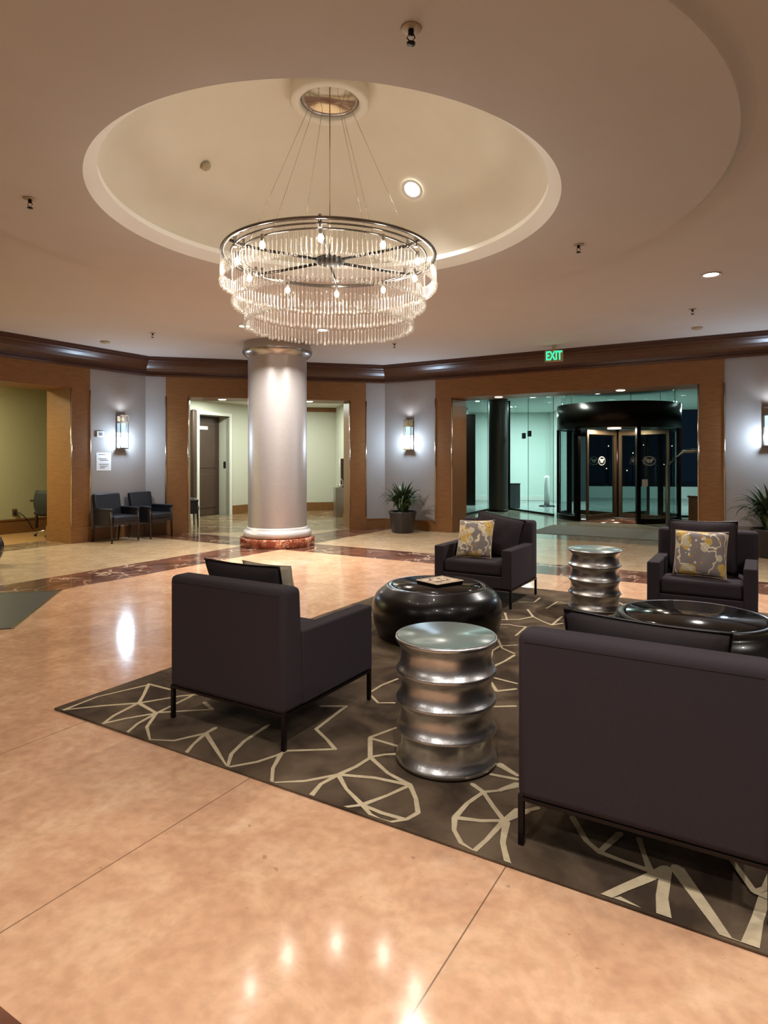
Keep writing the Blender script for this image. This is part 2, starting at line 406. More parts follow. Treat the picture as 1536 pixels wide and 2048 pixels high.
for k, (A, B) in enumerate(zip(rings, rings[1:])):
    for i in range(len(angs)):
        j = (i+1) % len(angs); f = bm.faces.new((A[i], A[j], B[j], B[i])); f.smooth = k in (1, 2, 3)
ce = mb.build('ceiling', M['ceil'], fix=False); struct(ce)
mb = MB()
mb.lathe([(1.77, ZC), (1.68, ZC+.072)], 144, (*CC, 0), smooth=False)
mb.lathe([(1.68, ZC+.072), (1.684, ZC+.118), (1.69, ZC+.12)], 144, (*CC, 0), smooth=False, mi=1)
o = mb.build('coffer_lip', [M['lip'], M['cove']], ce, fix=False)
mb = MB()
ap, Rb, zb = 4.42, 1.69, ZC+.12
rise = ap-zb; RS = (Rb*Rb+rise*rise)/(2*rise)
dp = []
for k in range(25):
    r = Rb*(1-k/24)
    dp.append((max(r, 0), ap-RS+math.sqrt(RS*RS-r*r)))
mb.lathe(dp, 96, (*CC, 0)); mb.build('coffer_dome', M['dome'], ce, fix=False)

# walls -------------------------------------------------------------------------------
def plaster(name, o, ax, ay, segs, z1=ZO, m=None):
    mb = MB()
    for x0, x1, za, zb_ in segs: mb.obox(o, ax, ay, x0, x1, 0, .22, za, zb_)
    return struct(mb.build(name, m or M['wall']))
plaster('wall_back', K1, W, WN, [(0, .38, 0, ZO), (4.41, 4.83, 0, ZO), (.38, 4.41, 3.15, ZO)])
plaster('wall_right', K2, U, V, [(0, 1.216, 0, ZO), (6.41, LA, 0, ZO), (1.216, 6.41, 3.15, ZO)])
plaster('wall_left', K1, -V, -U, [(0, 1.205, 0, ZO), (6.42, LA, 0, ZO), (1.205, 6.42, 3.15, ZO)])
for i, nm in ((2, 'wall_far_right'), (3, 'wall_near_right'), (4, 'wall_near'), (5, 'wall_near_left'), (6, 'wall_far_left')):
    p, q = OCT[i], OCT[i+1]; t = (q-p).normalized(); nn = Vector((-t.y, t.x))
    if (oc-p).dot(nn) > 0: nn = -nn
    plaster(nm, p, t, nn, [(0, (q-p).length, 0, ZO)])

# wooden portals: two pilasters, plinth blocks and a header, 0.7 m deep
def portal(n, o, ax, ay, x0, xi0, xi1, x1, hz=2.71, top=3.15, lights=()):
    mb = MB(); D = .70; pr = .03
    for a, b in ((x0, xi0), (xi1, x1)):
        mb.obox(o, ax, ay, a, b, -pr, D, .27, hz)
        mb.obox(o, ax, ay, a-.012, b+.012, -pr-.012, D+.01, 0, .27)
    mb.obox(o, ax, ay, x0, x1, -pr, D, hz, top)
    tr = struct(mb.build('trim_%d' % n, M['wood']))
    for x in (x0, xi0, xi1, x1):
        b = MB(); q = Vector(o)+Vector(ax)*x+Vector(ay)*(-pr)
        b.tube([(q.x, q.y, .27), (q.x, q.y, hz)], .013, 8); b.build('corner_bead', M['bead'], tr)
    for x, y in lights:
        q = Vector(o)+Vector(ax)*x+Vector(ay)*y
        b = MB(); b.lathe([(0, -.012), (.055, -.012), (.075, -.006), (.08, 0)], 24); b.build('soffit_light', [M['lamppink']], tr, (q.x, q.y, hz))
        light('soffit_lamp', 'AREA', (q.x, q.y, hz-.03), 10, (1, .86, .7), .12)
    return tr
portal(1, K2, U, V, 1.216, 1.585, 6.03, 6.41, lights=((2.45, .3), (4.75, .3)))
portal(2, K1, W, WN, .38, .80, 4.06, 4.41, lights=((1.45, .35), (3.25, .35)))
portal(3, K1, -V, -U, 1.205, 1.566, 6.06, 6.42, lights=((3.8, .35),))

# baseboards
def bboard(name, segs):
    mb = MB()
    for o, ax, ay, x0, x1 in segs:
        mb.obox(o, ax, ay, x0, x1, -.018, 0, 0, .19); mb.obox(o, ax, ay, x0, x1, -.024, 0, .19, .215)
    struct(mb.build(name, M['base']))
bboard('baseboard_back', [(K1, W, WN, 0, .38), (K1, W, WN, 4.41, 4.83)])
bboard('baseboard_right', [(K2, U, V, 0, 1.2), (K2, U, V, 6.42, LA)])
bboard('baseboard_left', [(K1, -V, -U, 0, 1.19), (K1, -V, -U, 6.43, LA)])

# cornice: a profile run round all eight walls with mitred corners
prof = [(0, 3.10), (.05, 3.10), (.055, 3.135), (.03, 3.15), (.035, 3.20), (.06, 3.25), (.10, 3.30), (.15, 3.345), (.19, 3.37), (.20, 3.38), (.20, 3.41), (.225, 3.42), (.225, ZO), (0, ZO)]
mb = MB(); bm = mb.bm; rings = []
for i in range(8):
    p = OCT[i]; a = (OCT[i]-OCT[i-1]).normalized(); b = (OCT[(i+1) % 8]-OCT[i]).normalized()
    na = Vector((a.y, -a.x)); nb = Vector((b.y, -b.x))
    if (oc-p).dot(na) < 0: na = -na
    if (oc-p).dot(nb) < 0: nb = -nb
    mi = (na+nb).normalized(); mi = mi/mi.dot(na)
    rings.append([bm.verts.new((p.x+mi.x*d, p.y+mi.y*d, z-.001)) for d, z in prof])
for i in range(8):
    A, B = rings[i], rings[(i+1) % 8]
    for k in range(len(prof)):
        j = (k+1) % len(prof); bm.faces.new((A[k], B[k], B[j], A[j]))
struct(mb.build('trim_4', M['woodd']))

# ---------------------------------------------------------------- entrance side, behind wall_right
def quad(name, pts, m, kind=True, parent=None):
    mb = MB(); mb.face(pts); o = mb.build(name, m, parent, fix=False)
    if kind: struct(o)
    return o
b0 = 11.58
mb = MB()
def slab(mb, pts2, z0, z1, mi=0):
    lo = [mb.bm.verts.new((p[0], p[1], z0)) for p in pts2]; hi = [mb.bm.verts.new((p[0], p[1], z1)) for p in pts2]
    mb.bm.faces.new(lo[::-1]).material_index = mi; mb.bm.faces.new(hi).material_index = mi
    for i in range(len(lo)):
        j = (i+1) % len(lo); mb.bm.faces.new((lo[i], lo[j], hi[j], hi[i])).material_index = mi
def ab2(a, b): q = AB(a, b); return (q.x, q.y)
# glazing line, world xy
G = [Vector((1.75, 15.9)), Vector((3.02, 18.35)), Vector((3.72, 18.6)), Vector((4.45, 16.55))]
slab(mb, [ab2(-8.2, b0), ab2(.6, b0), ab2(.6, 17.2), (9.6, 13.6), (7.4, 15.9), (4.45, 16.55), (3.72, 18.6), (3.02, 18.35), (1.75, 15.9), (.2, 14.4)], -.05, 0.001)
struct(mb.build('floor_entry', M['greyfl']))
mb = MB(); slab(mb, [(-3, 13.9+1.5), (18, 5.0), (40, 12), (40, 45), (-3, 45)], -.08, -.004)
struct(mb.build('floor_vestibule', M['outfl']))
mb = MB(); slab(mb, [ab2(-9.0, b0+.7), ab2(2.5, b0+.7), (13.8, 15.5), (12.4, 21.0), (4.6, 23.4), (-1.0, 23.4)], 3.2, 3.3)
struct(mb.build('ceiling_entry', M['vwall']))
# end walls
mb = MB(); slab(mb, [(2.9, 23.0), (6.05, 23.0), (6.05, 23.2), (2.9, 23.2)], 0, 3.2)
slab(mb, [(6.05, 22.0), (6.4, 22.0), (6.4, 23.2), (6.05, 23.2)], 0, 3.2)
struct(mb.build('wall_vestibule', M['vwall']))
mb = MB(); slab(mb, [(2.9, 22.97), (6.05, 22.97), (6.05, 23.0), (2.9, 23.0)], 0, .16); struct(mb.build('baseboard_vestibule', M['white']))
mb = MB(); slab(mb, [ab2(-6.1, b0+.7), ab2(-5.55, b0+.7), (1.75, 15.8), (1.75, 22.9), (1.4, 22.9), (1.4, 15.0)], 0, 3.2); struct(mb.build('wall_entry_left', M['outdark']))
mb = MB(); slab(mb, [(6.4, 22.4), (7.2, 22.4), (7.2, 22.6), (6.4, 22.6)], 0, 3.2); struct(mb.build('wall_outer_return', M['outdark']))
# low wall and dark street beyond
mb = MB(); slab(mb, [(7.2, 24.5), (20, 22.5), (20, 22.8), (7.2, 24.8)], 0, .45); struct(mb.build('wall_low_planter', M['vwall']))
mb = MB(); slab(mb, [(1.8, 20.4), (2.62, 20.4), (2.62, 20.5), (1.8, 20.5)], 0, .95); slab(mb, [(2.62, 20.4), (2.96, 20.4), (2.96, 20.5), (2.62, 20.5)], 0, 2.95)
slab(mb, [(1.8, 20.4), (2.62, 20.4), (2.62, 20.5), (1.8, 20.5)], 2.8, 2.95)
struct(mb.build('trim_5', M['bronze']))
mb = MB(); slab(mb, [(1.8, 20.9), (2.8, 20.9), (2.8, 21.0), (1.8, 21.0)], 0, 3.2); struct(mb.build('wall_entry_inner', M['vwall']))
# far side: wall with right jamb of the lobby entrance
mb = MB(); slab(mb, [ab2(-.95, b0+.7), ab2(-.3, b0+.7), ab2(.6, 16.0), (11.5, 14.6), (11.2, 14.2), ab2(-.1, 15.0)], 0, 3.2); struct(mb.build('wall_entry_right', M['outdark']))

# storefront glass panes with floor channel
def pane(n, p, q, z0=0.03, z1=3.2, m='glass', fittings=()):
    d = (q-p).normalized(); nn = Vector((-d.y, d.x)); mb = MB()
    A_ = p+d*.01; B_ = q-d*.01; mb.face([(A_.x, A_.y, z0), (B_.x, B_.y, z0), (B_.x, B_.y, z1), (A_.x, A_.y, z1)])
    o = struct(mb.build('window_%d' % n, M[m]))
    b = MB(); b.obox(p, d, nn, 0, (q-p).length, -.03, .03, 0, .05); b.build('floor_channel', M['black'], o)
    for x, z in fittings:
        b = MB(); b.obox(p, d, nn, x-.07, x+.07, -.02, .02, z-.08, z+.08); b.build('patch_fitting', M['black'], o)
    b = MB(); b.obox(p, d, nn, (q-p).length-.004, (q-p).length+.004, -.006, .006, .05, z1); b.build('glass_joint', M['blackpl'], o)
pane(1, G[0], G[1]); pane(2, G[1], G[2])
mid = G[2].lerp(G[3], .45)
pane(3, G[2], mid, fittings=((.75, 2.15),)); pane(4, mid, G[3], fittings=((.06, 2.2),))
DC = Vector((5.85, 15.8)); DR = 1.46
pane(5, Vector((7.25, 16.2)), Vector((9.9, 15.4)))
# glass over the drum
mb = MB(); mb.lathe([(DR-.1, 2.83), (DR-.1, 3.2)], 48, (*DC, 0)); o = struct(mb.build('window_6', M['glass']))
for k in (200, 262, 318, 20): 
    t = math.radians(k); b = MB(); b.tube([(DC.x+(DR-.09)*math.cos(t), DC.y+(DR-.09)*math.sin(t), 2.82), (DC.x+(DR-.09)*math.cos(t), DC.y+(DR-.09)*math.sin(t), 3.2)], .006, 6); b.build('glass_joint', M['black'], o)
# mullion beside the pillar
mb = MB(); mb.obox(G[1]+Vector((.62, .15)), W, WN, 0, .05, -.05, .05, 0, 3.2); struct(mb.build('trim_6', M['black']))

# revolving door ---------------------------------------------------------------------
rd = struct(thing('door_1', 'x', 'door', (DC.x, DC.y, 0)))
for k in ('label', 'category'): del rd[k]
mb = MB(); mb.lathe([(DR-.05, 2.22), (DR, 2.22), (DR, 2.82), (DR-.05, 2.82), (0, 2.84)], 72); mb.lathe([(0, 2.24), (DR-.05, 2.24)], 72); mb.build('canopy', M['bronze'], rd)
mb = MB(); mb.lathe([(0, .003), (DR-.02, .003), (DR-.02, 0)], 64); mb.build('turntable_floor', M['red'], rd)
a_open0, a_open1 = math.radians(-149), math.radians(-92)   # opening towards the lobby
def drum(a0, a1):
    mb = MB(); mb.lathe([(DR-.03, .12), (DR-.03, 2.22)], 28, a0=a0, a1=a1); w = mb.build('curved_glass', M['glassd'], rd)
    mb = MB(); mb.lathe([(DR-.06, 0), (DR, 0), (DR, .12), (DR-.06, .12)], 28, a0=a0, a1=a1); mb.build('bottom_rail', M['bronze'], w)
    for t in (a0, (a0+a1)/2, a1):
        r_ = .045 if t != (a0+a1)/2 else .02
        mb = MB(); mb.box(-r_, r_, -.05, .05, 0, 2.22, mt=Matrix.Translation(((DR-.04)*math.cos(t), (DR-.04)*math.sin(t), 0)) @ Matrix.Rotation(t+PI/2, 4, 'Z')); mb.build('post', M['bronze'], w)
drum(math.radians(-232), a_open0); drum(a_open1, math.radians(22))
def logo(parent, x, z, y=-.012, s=1.0, m=None):
    mb = MB(); n = 40
    for rr, ww in ((.150, .010), (.128, .004)):
        A = [mb.bm.verts.new((x+s*rr*math.cos(2*PI*i/n), y, z+s*.72*rr*math.sin(2*PI*i/n))) for i in range(n)]
        B = [mb.bm.verts.new((x+s*(rr-ww)*math.cos(2*PI*i/n), y, z+s*.72*(rr-ww*1.2)*math.sin(2*PI*i/n))) for i in range(n)]
        for i in range(n): mb.bm.faces.new((A[i], A[(i+1) % n], B[(i+1) % n], B[i]))
    half = [(0, .018), (.022, .048), (.100, .052), (.092, .030), (.082, .028), (.078, .006), (.066, .004), (.058, -.020), (.046, -.022), (.040, -.050), (.018, -.050), (0, -.004)]
    for sg in (1, -1):
        mb.face([(x+s*sg*px_, y-.001, z+s*pz) for px_, pz in half])
    return mb.build('door_emblem', M['decal'], parent, fix=False)
def wing(ang, emblem=False, sticker=False):
    mb = MB(); w = DR-.12
    for x0, x1, z0, z1 in ((.05, w, .03, .14), (.05, w, 2.08, 2.19), (.05, .13, .14, 2.08), (w-.07, w, .14, 2.08)): mb.box(x0, x1, -.02, .02, z0, z1)
    o = mb.build('wing', M['bronzel'], rd, rz=ang)
    g = MB(); g.face([(.13, 0, .14), (w-.07, 0, .14), (w-.07, 0, 2.08), (.13, 0, 2.08)]); g.build('wing_glass', M['glassd'], o)
    if emblem: logo(o, w*.53, 1.44, -.012 if emblem == 1 else .014)
    if sticker:
        g = MB(); g.box(w*.2, w*.2+.11, .012, .014, .88, 1.02); g.build('notice_sticker', M['paper'], o)
wing(math.radians(-141), 2); wing(math.radians(-51), 0); wing(math.radians(34)); wing(math.radians(124), 1)
mb = MB(); mb.lathe([(0, .03), (.05, .03), (.05, 2.22), (0, 2.22)], 16); mb.build('center_shaft', M['bronze'], rd)
mb = MB(); mb.lathe([(0, 2.225), (.15, 2.225), (.16, 2.24)], 24); mb.build('canopy_light', M['lamppink'], rd, loc=(-.35, -.75, -.02))
light('revolving_door_lamp', 'AREA', (DC.x-.35, DC.y-.75, 2.19), 45, (1, .85, .65), .2)
# emblem and notice on the right hand curved glass
o = [c for c in rd.children if c.name.startswith('curved_glass')][1]
t = math.radians(-82)
lg = logo(o, 0, 1.44, 0); lg.location = ((DR+.0)*math.cos(t), (DR+.0)*math.sin(t), 0); lg.rotation_euler.z = t+PI/2
t = math.radians(-88.5); b = MB(); b.box(-.02, .11, -.003, 0, .86, 1.02); q = b.build('notice_sticker', M['paper'], o, ((DR+.012)*math.cos(t), (DR+.012)*math.sin(t), 0), t+PI/2)
# ---------------------------------------------------------------- hall behind wall_back
def ptD(a, b): return ab2(a, b)
aD = -12.2
hz = 2.98
E0 = Vector((-3.48, 17.89)); E1 = Vector((-1.416, 18.4)); FD = Vector((.242, -.97))
F1 = E1 + FD*4.3
def wallstrip(name, segs, z1, m, th=.12, out=1):
    mb = MB()
    for p, q, za, zb_ in segs:
        p = Vector(p); q = Vector(q); d = (q-p).normalized(); n = Vector((-d.y, d.x))*out
        mb.obox(p, d, n, 0, (q-p).length, 0, th, za, z1 if zb_ is None else zb_)
    return struct(mb.build(name, m))
Dp = lambda b: Vector(ab2(aD, b))
wallstrip('wall_hall_left', [(Dp(9.7), Dp(11.22), 0, None), (Dp(12.28), Dp(13.6), 0, None), (Dp(11.22), Dp(12.28), 2.62, None)], hz, M['hallwall'])
# door niche
mb = MB(); u2 = U*-1
mb.obox(Dp(11.22), V, u2, -.12, 0, 0, .5, 0, 2.62); mb.obox(Dp(12.28), V, u2, 0, .12, 0, .5, 0, 2.62); mb.obox(Dp(11.22), V, u2, 0, 1.06, 0, .5, 2.62, 2.7)
struct(mb.build('wall_door_niche', M['hallwall']))
mb = MB()
for x0, x1, z0, z1 in ((11.14, 11.22, 0, 2.70), (12.28, 12.36, 0, 2.70), (11.22, 12.28, 2.62, 2.70)): mb.obox(Vector(ab2(aD, 0)), V, U, x0, x1, 0, .035, z0, z1)
struct(mb.build('trim_7', M['white']))
dr = struct(thing('door_2', 'x', 'x', (*ab2(aD-.36, 11.75), 0), R31+PI/2)); del dr['label']; del dr['category']
# local x along V, local y away from the lobby (-U)
mb = MB(); mb.box(-.52, .52, 0, .05, .01, 2.6); lf = mb.build('door_leaf', M['doorwood'], dr)
for x0, x1, z0, z1 in ((-.40, .40, .2, 1.1), (-.40, .40, 1.25, 2.35)):
    b = MB(); b.box(x0, x1, -.012, 0, z0, z1, .008); b.build('door_panel', M['doorwood'], lf)
b = MB(); b.box(-.38, .1, -.02, -.012, 2.26, 2.35); b.build('door_sign', M['paper'], lf)
b = MB(); b.box(-.55, -.5, -.03, 0, 0, 2.6); b.build('door_stop', M['doorwood'], dr)
mb = MB(); mb.obox(Vector(ab2(aD-.15, 12.28)), V, U, -.012, 0, -.05, .03, 1.25, 1.42)
tag(mb.build('card_reader', M['blackpl']), 'small black card reader on the white jamb of the dark wooden door', 'card reader')
wallstrip('wall_hall_back', [(E0-W*.3, E1, 0, None)], hz, M['hallwall'])
wallstrip('wall_hall_right', [(E1, F1, 0, None)], hz, M['hallwall'])
mb = MB(); mb.obox(E0, W, WN, -.2, (E1-E0).length, -.02, 0, 0, .24); mb.obox(E1, FD, Vector((-.97, -.242)), 0, 4.2, -0.0, .02, 0, .24)
struct(mb.build('baseboard_hall', M['base']))
mb = MB(); mb.obox(Vector(ab2(aD, 0)), V, U, 12.36, 13.6, 0, .02, 0, .24); struct(mb.build('baseboard_hall_left', M['base']))
mb = MB(); mb.obox(E0, W, WN, -.2, (E1-E0).length, -.06, 0, 2.86, hz); struct(mb.build('trim_8', M['wood']))
mb = MB(); slab(mb, [K1+W*.05+WN*.0, K2-W*.02, (K2+Vector((.9, 1.2))), F1+Vector((.5, .6)), (-1.3, 18.7), (-4.2, 18.2), ab2(aD-.6, 13.2), ab2(aD-.6, 10.0), ab2(-10.5, 9.4)], -.05, .001)
struct(mb.build('floor_hall', M['brownfl']))
mb = MB(); slab(mb, [K1+W*.4+WN*.7, K2-W*.0+WN*.7, F1+Vector((.5, .3)), (-1.3, 18.7), (-4.2, 18.2), ab2(aD-.6, 13.2), ab2(aD-.6, 10.0)], hz, hz+.1)
struct(mb.build('ceiling_hall', M['white']))
wallstrip('wall_hall_corner', [(K1+W*.1+WN*.72, Dp(9.8), 0, None)], hz, M['hallwall'], out=-1)
wallstrip('wall_hall_near', [(F1, K2+WN*.75-W*.3, 0, None)], hz, M['hallwall'], out=-1)
light('hall_lamp_a', 'AREA', (-4.0, 15.3, 2.95), 75, (.92, 1, .88), .3)
light('hall_lamp_b', 'AREA', (-2.3, 16.6, 2.95), 65, (.92, 1, .88), .3)
# side door signs, lever handle
q = Dp(12.95) + U*.0
def on_D(b, z, w, h, d, name, m, label=None, cat=None, grp=None, parent=None):
    mb = MB(); mb.box(-w/2, w/2, -d, 0, -h/2, h/2)
    # local y = -U direction (into the wall)
    o = mb.build(name, m, None, (*ab2(aD, b), z), R31+PI/2)
    if label: tag(o, label, cat, grp)
    return o
s1 = on_D(13.22, 1.52, .30, .24, .012, 'wall_sign', M['paper'], 'white sign with two grey lines, upper of the two signs left of the silver column', 'sign')
for dz in (.03, -.02):
    b = MB(); b.box(-.09, .09, -.002, 0, dz-.008, dz+.008); b.build('print_line', M['ink'], s1, (0, -.0125, 0))
s2 = on_D(13.22, 1.27, .30, .24, .012, 'wall_sign', M['paper'], 'white sign with grey pictogram, lower of the two signs left of the silver column', 'sign')
b = MB(); b.tube([(-.09, 0, .07), (-.02, 0, -.03), (.05, 0, .06), (.09, 0, -.07)], .006, 5); b.tube([(-.02, 0, -.03), (-.03, 0, -.08)], .006, 5); b.build('pictogram', M['ink'], s2, (0, -.0125, 0))
h = thing('lever_handle', 'dark metal lever handle on a tall plate below the wall signs', 'handle', (*ab2(aD, 13.28), .88), R31+PI/2)
b = MB(); b.box(-.035, .035, -.015, 0, -.15, .17, .004); b.build('back_plate', M['bronze'], h)
b = MB(); b.tube([(0, -.01, .06), (0, -.07, .06), (.14, -.07, .06)], .013, 8); b.build('lever', M['bronze'], h)
b = MB(); b.box(-.07, .07, -.09, 0, 0, 2.2, .03, 3)
tag(b.build('wall_panel', M['doorwood'], None, (*ab2(aD, 11.02), .52), R31+PI/2), 'tall narrow dark wooden panel with rounded top left of the dark door', 'panel')
# grey cabinet and switch on the right side of the hall
g = thing('water_fountain', 'grey steel pedestal drinking fountain in the hall behind the right wooden pilaster', 'drinking fountain', (-1.12, 16.35, 0), R14)
b = MB(); b.box(-.17, .2, -.18, .18, 0, .76, .008); b.build('pedestal', M['satin'], g)
b = MB(); b.lathe([(0, .80), (.1, .80), (.15, .84), (.16, .84), (.13, .77), (0, .76)], 24, (.06, 0, 0)); b.build('bowl', M['chrome'], g)
b = MB(); b.tube([(.06, 0, .8), (.04, 0, .93), (.0, 0, .98), (-.03, 0, .96)], .012, 8); b.build('spout', M['chrome'], g)
b = MB(); b.box(.02, .2, .1, .17, .84, 1.5, .005); b.build('back_panel', M['doorwood'], g)
q = E1+FD*.75; b = MB(); b.box(0, .012, -.08, .08, -.12, .12, .003)
mtx = math.atan2(FD.y, FD.x)+PI/2
sw = thing('light_switch', 'white rectangular switch plate on the hall wall above the fountain', 'light switch', (q.x, q.y, 1.38), mtx+PI)
b.build('plate', M['white'], sw); b = MB(); b.box(.01, .02, -.02, .02, -.04, .04, .002); b.build('rocker', M['paper'], sw)

# ---------------------------------------------------------------- room behind wall_left
aL = -12.75
mb = MB(); mb.obox(Vector(ab2(aL, 0)), V, u2, 1, 10.0, 0, .12, 0, 3.0)
struct(mb.build('wall_side_room', M['roomwall']))
mb = MB(); mb.obox(Vector(ab2(0, 9.35)), U, V, aL, -11.1, 0, .1, 0, 3.0); mb.obox(Vector(ab2(0, 2.0)), U, V, aL, -11.1, -.1, 0, 0, 3.0)
struct(mb.build('wall_side_room_end', M['roomwall']))
mb = MB(); mb.obox(Vector(ab2(aL, 0)), V, U, 2, 9.35, 0, .02, 0, .26); mb.obox(Vector(ab2(aL, 0)), V, U, 2, 9.35, 0, .03, .26, .29); struct(mb.build('baseboard_side_room', M['base']))
mb = MB(); slab(mb, [ab2(aL, 2), ab2(-10.35, 2), ab2(-10.35, 9.35), ab2(aL, 9.35)], -.05, .001, 0); mb2 = mb
struct(mb.build('floor_side_room', mat('side_room_carpet', rgb(150, 112, 66), .7, var=.1, scale=20)))
mb = MB(); slab(mb, [ab2(-11.1, 2), ab2(-10.35, 2), ab2(-10.35, 8.5), ab2(-11.1, 8.5)], 0, .004); struct(mb.build('floor_threshold', M['brownfl']))
mb = MB(); slab(mb, [ab2(aL-.1, 2), ab2(-11.05, 2), ab2(-11.05, 9.4), ab2(aL-.1, 9.4)], 3.0, 3.1); struct(mb.build('ceiling_side_room', M['white']))
q = AB(-11.7, 5.0); light('side_room_lamp', 'AREA', (q.x, q.y, 2.95), 85, (1, .93, .62), .4)
q = AB(-11.9, 3.4); light('side_room_lamp_b', 'AREA', (q.x, q.y, 2.95), 60, (1, .93, .62), .4)
o = thing('power_outlet', 'wall outlet with a dark plugged cord in the yellow-green side room', 'outlet', (*ab2(aL, 6.95), .42), R31+PI/2)
b = MB(); b.box(-.045, .045, -.01, 0, -.07, .07, .003); b.build('cover_plate', M['base'], o)
b = MB(); b.box(-.03, .03, -.05, -.01, -.04, .03, .005); b.build('plug', M['blackpl'], o)
b = MB(); b.tube([(0, -.05, 0), (.08, -.06, -.02), (.18, -.05, -.10), (.26, -.04, -.20), (.34, -.04, -.36)], .008, 6); b.build('cord', M['blackpl'], o)

# office chair, half hidden by the pilaster
oc_ = thing('office_chair', 'dark green-black office chair with chrome base, half hidden by the left pilaster', 'office chair', (-6.37, 12.15, 0), math.radians(170))
mb = MB()
for k in range(5):
    t = 2*PI*k/5+.55
    mb.tube([(0, 0, .10), (.16*math.cos(t), .16*math.sin(t), .105), (.30*math.cos(t), .30*math.sin(t), .07)], .02, 8, rs=[.026, .02, .014])
mb.build('star_base', M['chrome'], oc_)
for k in range(5):
    t = 2*PI*k/5+.55; b = MB(); b.lathe([(0, -.012), (.028, -.012), (.028, .012), (0, .012)], 16)
    c = b.build('caster', M['blackpl'], oc_, (.31*math.cos(t), .31*math.sin(t), .029)); c.rotation_euler = (PI/2, 0, t)
b = MB(); b.lathe([(0, .1), (.025, .1), (.025, .42), (0, .42)], 12); b.build('gas_lift', M['chrome'], oc_)
b = MB(); b.box(-.25, .25, -.25, .25, .42, .5, .035, 3); b.build('seat', M['leaf'] if 0 else M['blackpl'], oc_)
def shell(w, h, t, bend, n=8, taper=.8):
    mb = MB(); g = []
    for s_ in (0, 1):
        rows = []
        for j in range(n+1):
            z = h*j/n; ww = w*(taper+(1-taper)*math.sin(PI*min(1, (j+.6)/n*.9)))
            rows.append([mb.bm.verts.new((ww*(i/n-.5), bend*((i/n-.5)*2)**2*-1 + t*s_ + .03*math.sin(j/n*PI), z)) for i in range(n+1)])
        g.append(rows)
    for s_ in (0, 1):
        for j in range(n):
            for i in range(n): f = mb.bm.faces.new((g[s_][j][i], g[s_][j][i+1], g[s_][j+1][i+1], g[s_][j+1][i])); f.smooth = True
    for j in range(n):
        mb.bm.faces.new((g[0][j][0], g[1][j][0], g[1][j+1][0], g[0][j+1][0])); mb.bm.faces.new((g[0][j][n], g[0][j+1][n], g[1][j+1][n], g[1][j][n]))
    for i in range(n):
        mb.bm.faces.new((g[0][0][i], g[0][0][i+1], g[1][0][i+1], g[1][0][i])); mb.bm.faces.new((g[0][n][i], g[1][n][i], g[1][n][i+1], g[0][n][i+1]))
    return mb
M['greenblack'] = mat('green_black_mesh', rgb(26, 31, 26), .7)
shell(.46, .48, .04, .05).build('backrest', M['greenblack'], oc_, (0, .22, .40)).rotation_euler.x = -.08
for sx in (-1, 1):
    b = MB(); b.tube([(sx*.37, 0, .14), (sx*.37, 0, .42), (sx*.37, 0, .66)], .028, 8); b.box(sx*.37-.04, sx*.37+.04, -.15, .14, .66, .70, .01); b.tube([(0, 0, .40), (sx*.37, 0, .40)], .02, 8); b.build('armrest', M['blackpl'], oc_)

# ---------------------------------------------------------------- column
cl = thing('column', 'round silver column on a red marble plinth reaching the ceiling', 'column', (-1.835, 10.86, 0))
b = MB(); b.lathe([(0, 0), (.625, 0), (.635, .02), (.635, .13), (.62, .15), (0, .15)], 96); b.build('plinth', M['redd'], cl)
b = MB(); b.lathe([(0, .15), (.55, .15), (.575, .17), (.585, .21), (.575, .25), (.555, .27), (.535, .275), (.525, .29), (.525, .31), (.505, .325), (0, .325)], 96); b.build('base_ring', mat('column_base_paint', rgb(196, 192, 190), .35, .3), cl)
b = MB(); b.lathe([(.5, .32), (.5, 3.24)], 96); b.build('shaft', M['column'], cl)
b = MB(); b.lathe([(.5, 3.20), (.52, 3.215), (.56, 3.245), (.588, 3.28), (.598, 3.32), (.59, 3.36), (.572, 3.385), (.572, ZO)], 96); b.build('capital', M['colring'], cl)

# ---------------------------------------------------------------- ceiling fittings
def downlight(x, y, z, label, col=(1, .95, .90), e=40, r=.075, spread=None, sz=.12, spot=False):
    o = thing('downlight', label, 'ceiling light', (x, y, z))
    b = MB(); b.lathe([(r, 0), (r+.025, -.002), (r+.03, -.008), (r+.02, -.012), (r, -.006)], 32); b.build('trim_ring', M['white'], o)
    b = MB(); b.lathe([(0, -.008), (r*.6, -.007), (r, -.003)], 32); b.build('lamp_face', M['lampdown'], o)
    if spot: light('downlight_and_fill', 'SPOT', (x, y, z-.06), e*3, col, .06, spot=1.9, blend=.6); return o
    light('downlight_and_fill', 'AREA', (x, y, z-.03), e, col, sz, spread=spread or 2.3); return o
def ceil_at(px, py, z): p = P(px, py, z); return p.x, p.y, z
EDL = 85
downlight(*ceil_at(1422, 549, ZO), 'bright recessed downlight near the right edge, over the entrance side', e=EDL)
downlight(*ceil_at(489, 652, ZO), 'recessed downlight just above the top left of the silver column', e=EDL)
downlight(*ceil_at(645, 660, ZO), 'recessed downlight seen through the lowest crystal tier', e=EDL)
# lamp set in the dome
x, z0 = None, None
for k in range(400):
    d = 3.3+k*.01; X = (825-CX)/F*d; zz = H+(HY-378)/F*d; r = math.hypot(X-CC.x, d-CC.y)
    if r < Rb and abs(zz-(ap-RS+math.sqrt(RS*RS-r*r))) < .012: x = (X, d, zz); break
if x is None: x = (.25, 5.3, 3.9)
n_ = Vector((x[0]-CC.x, x[1]-CC.y, x[2]-(ap-RS))).normalized()
o = downlight(x[0], x[1], x[2], 'glaring recessed downlight in the dome right of the chandelier wires', e=55, spot=True)
o.location = Vector(x)-n_*.004; o.rotation_euler = n_.to_track_quat('Z', 'Y').to_euler()
DOME_L = x
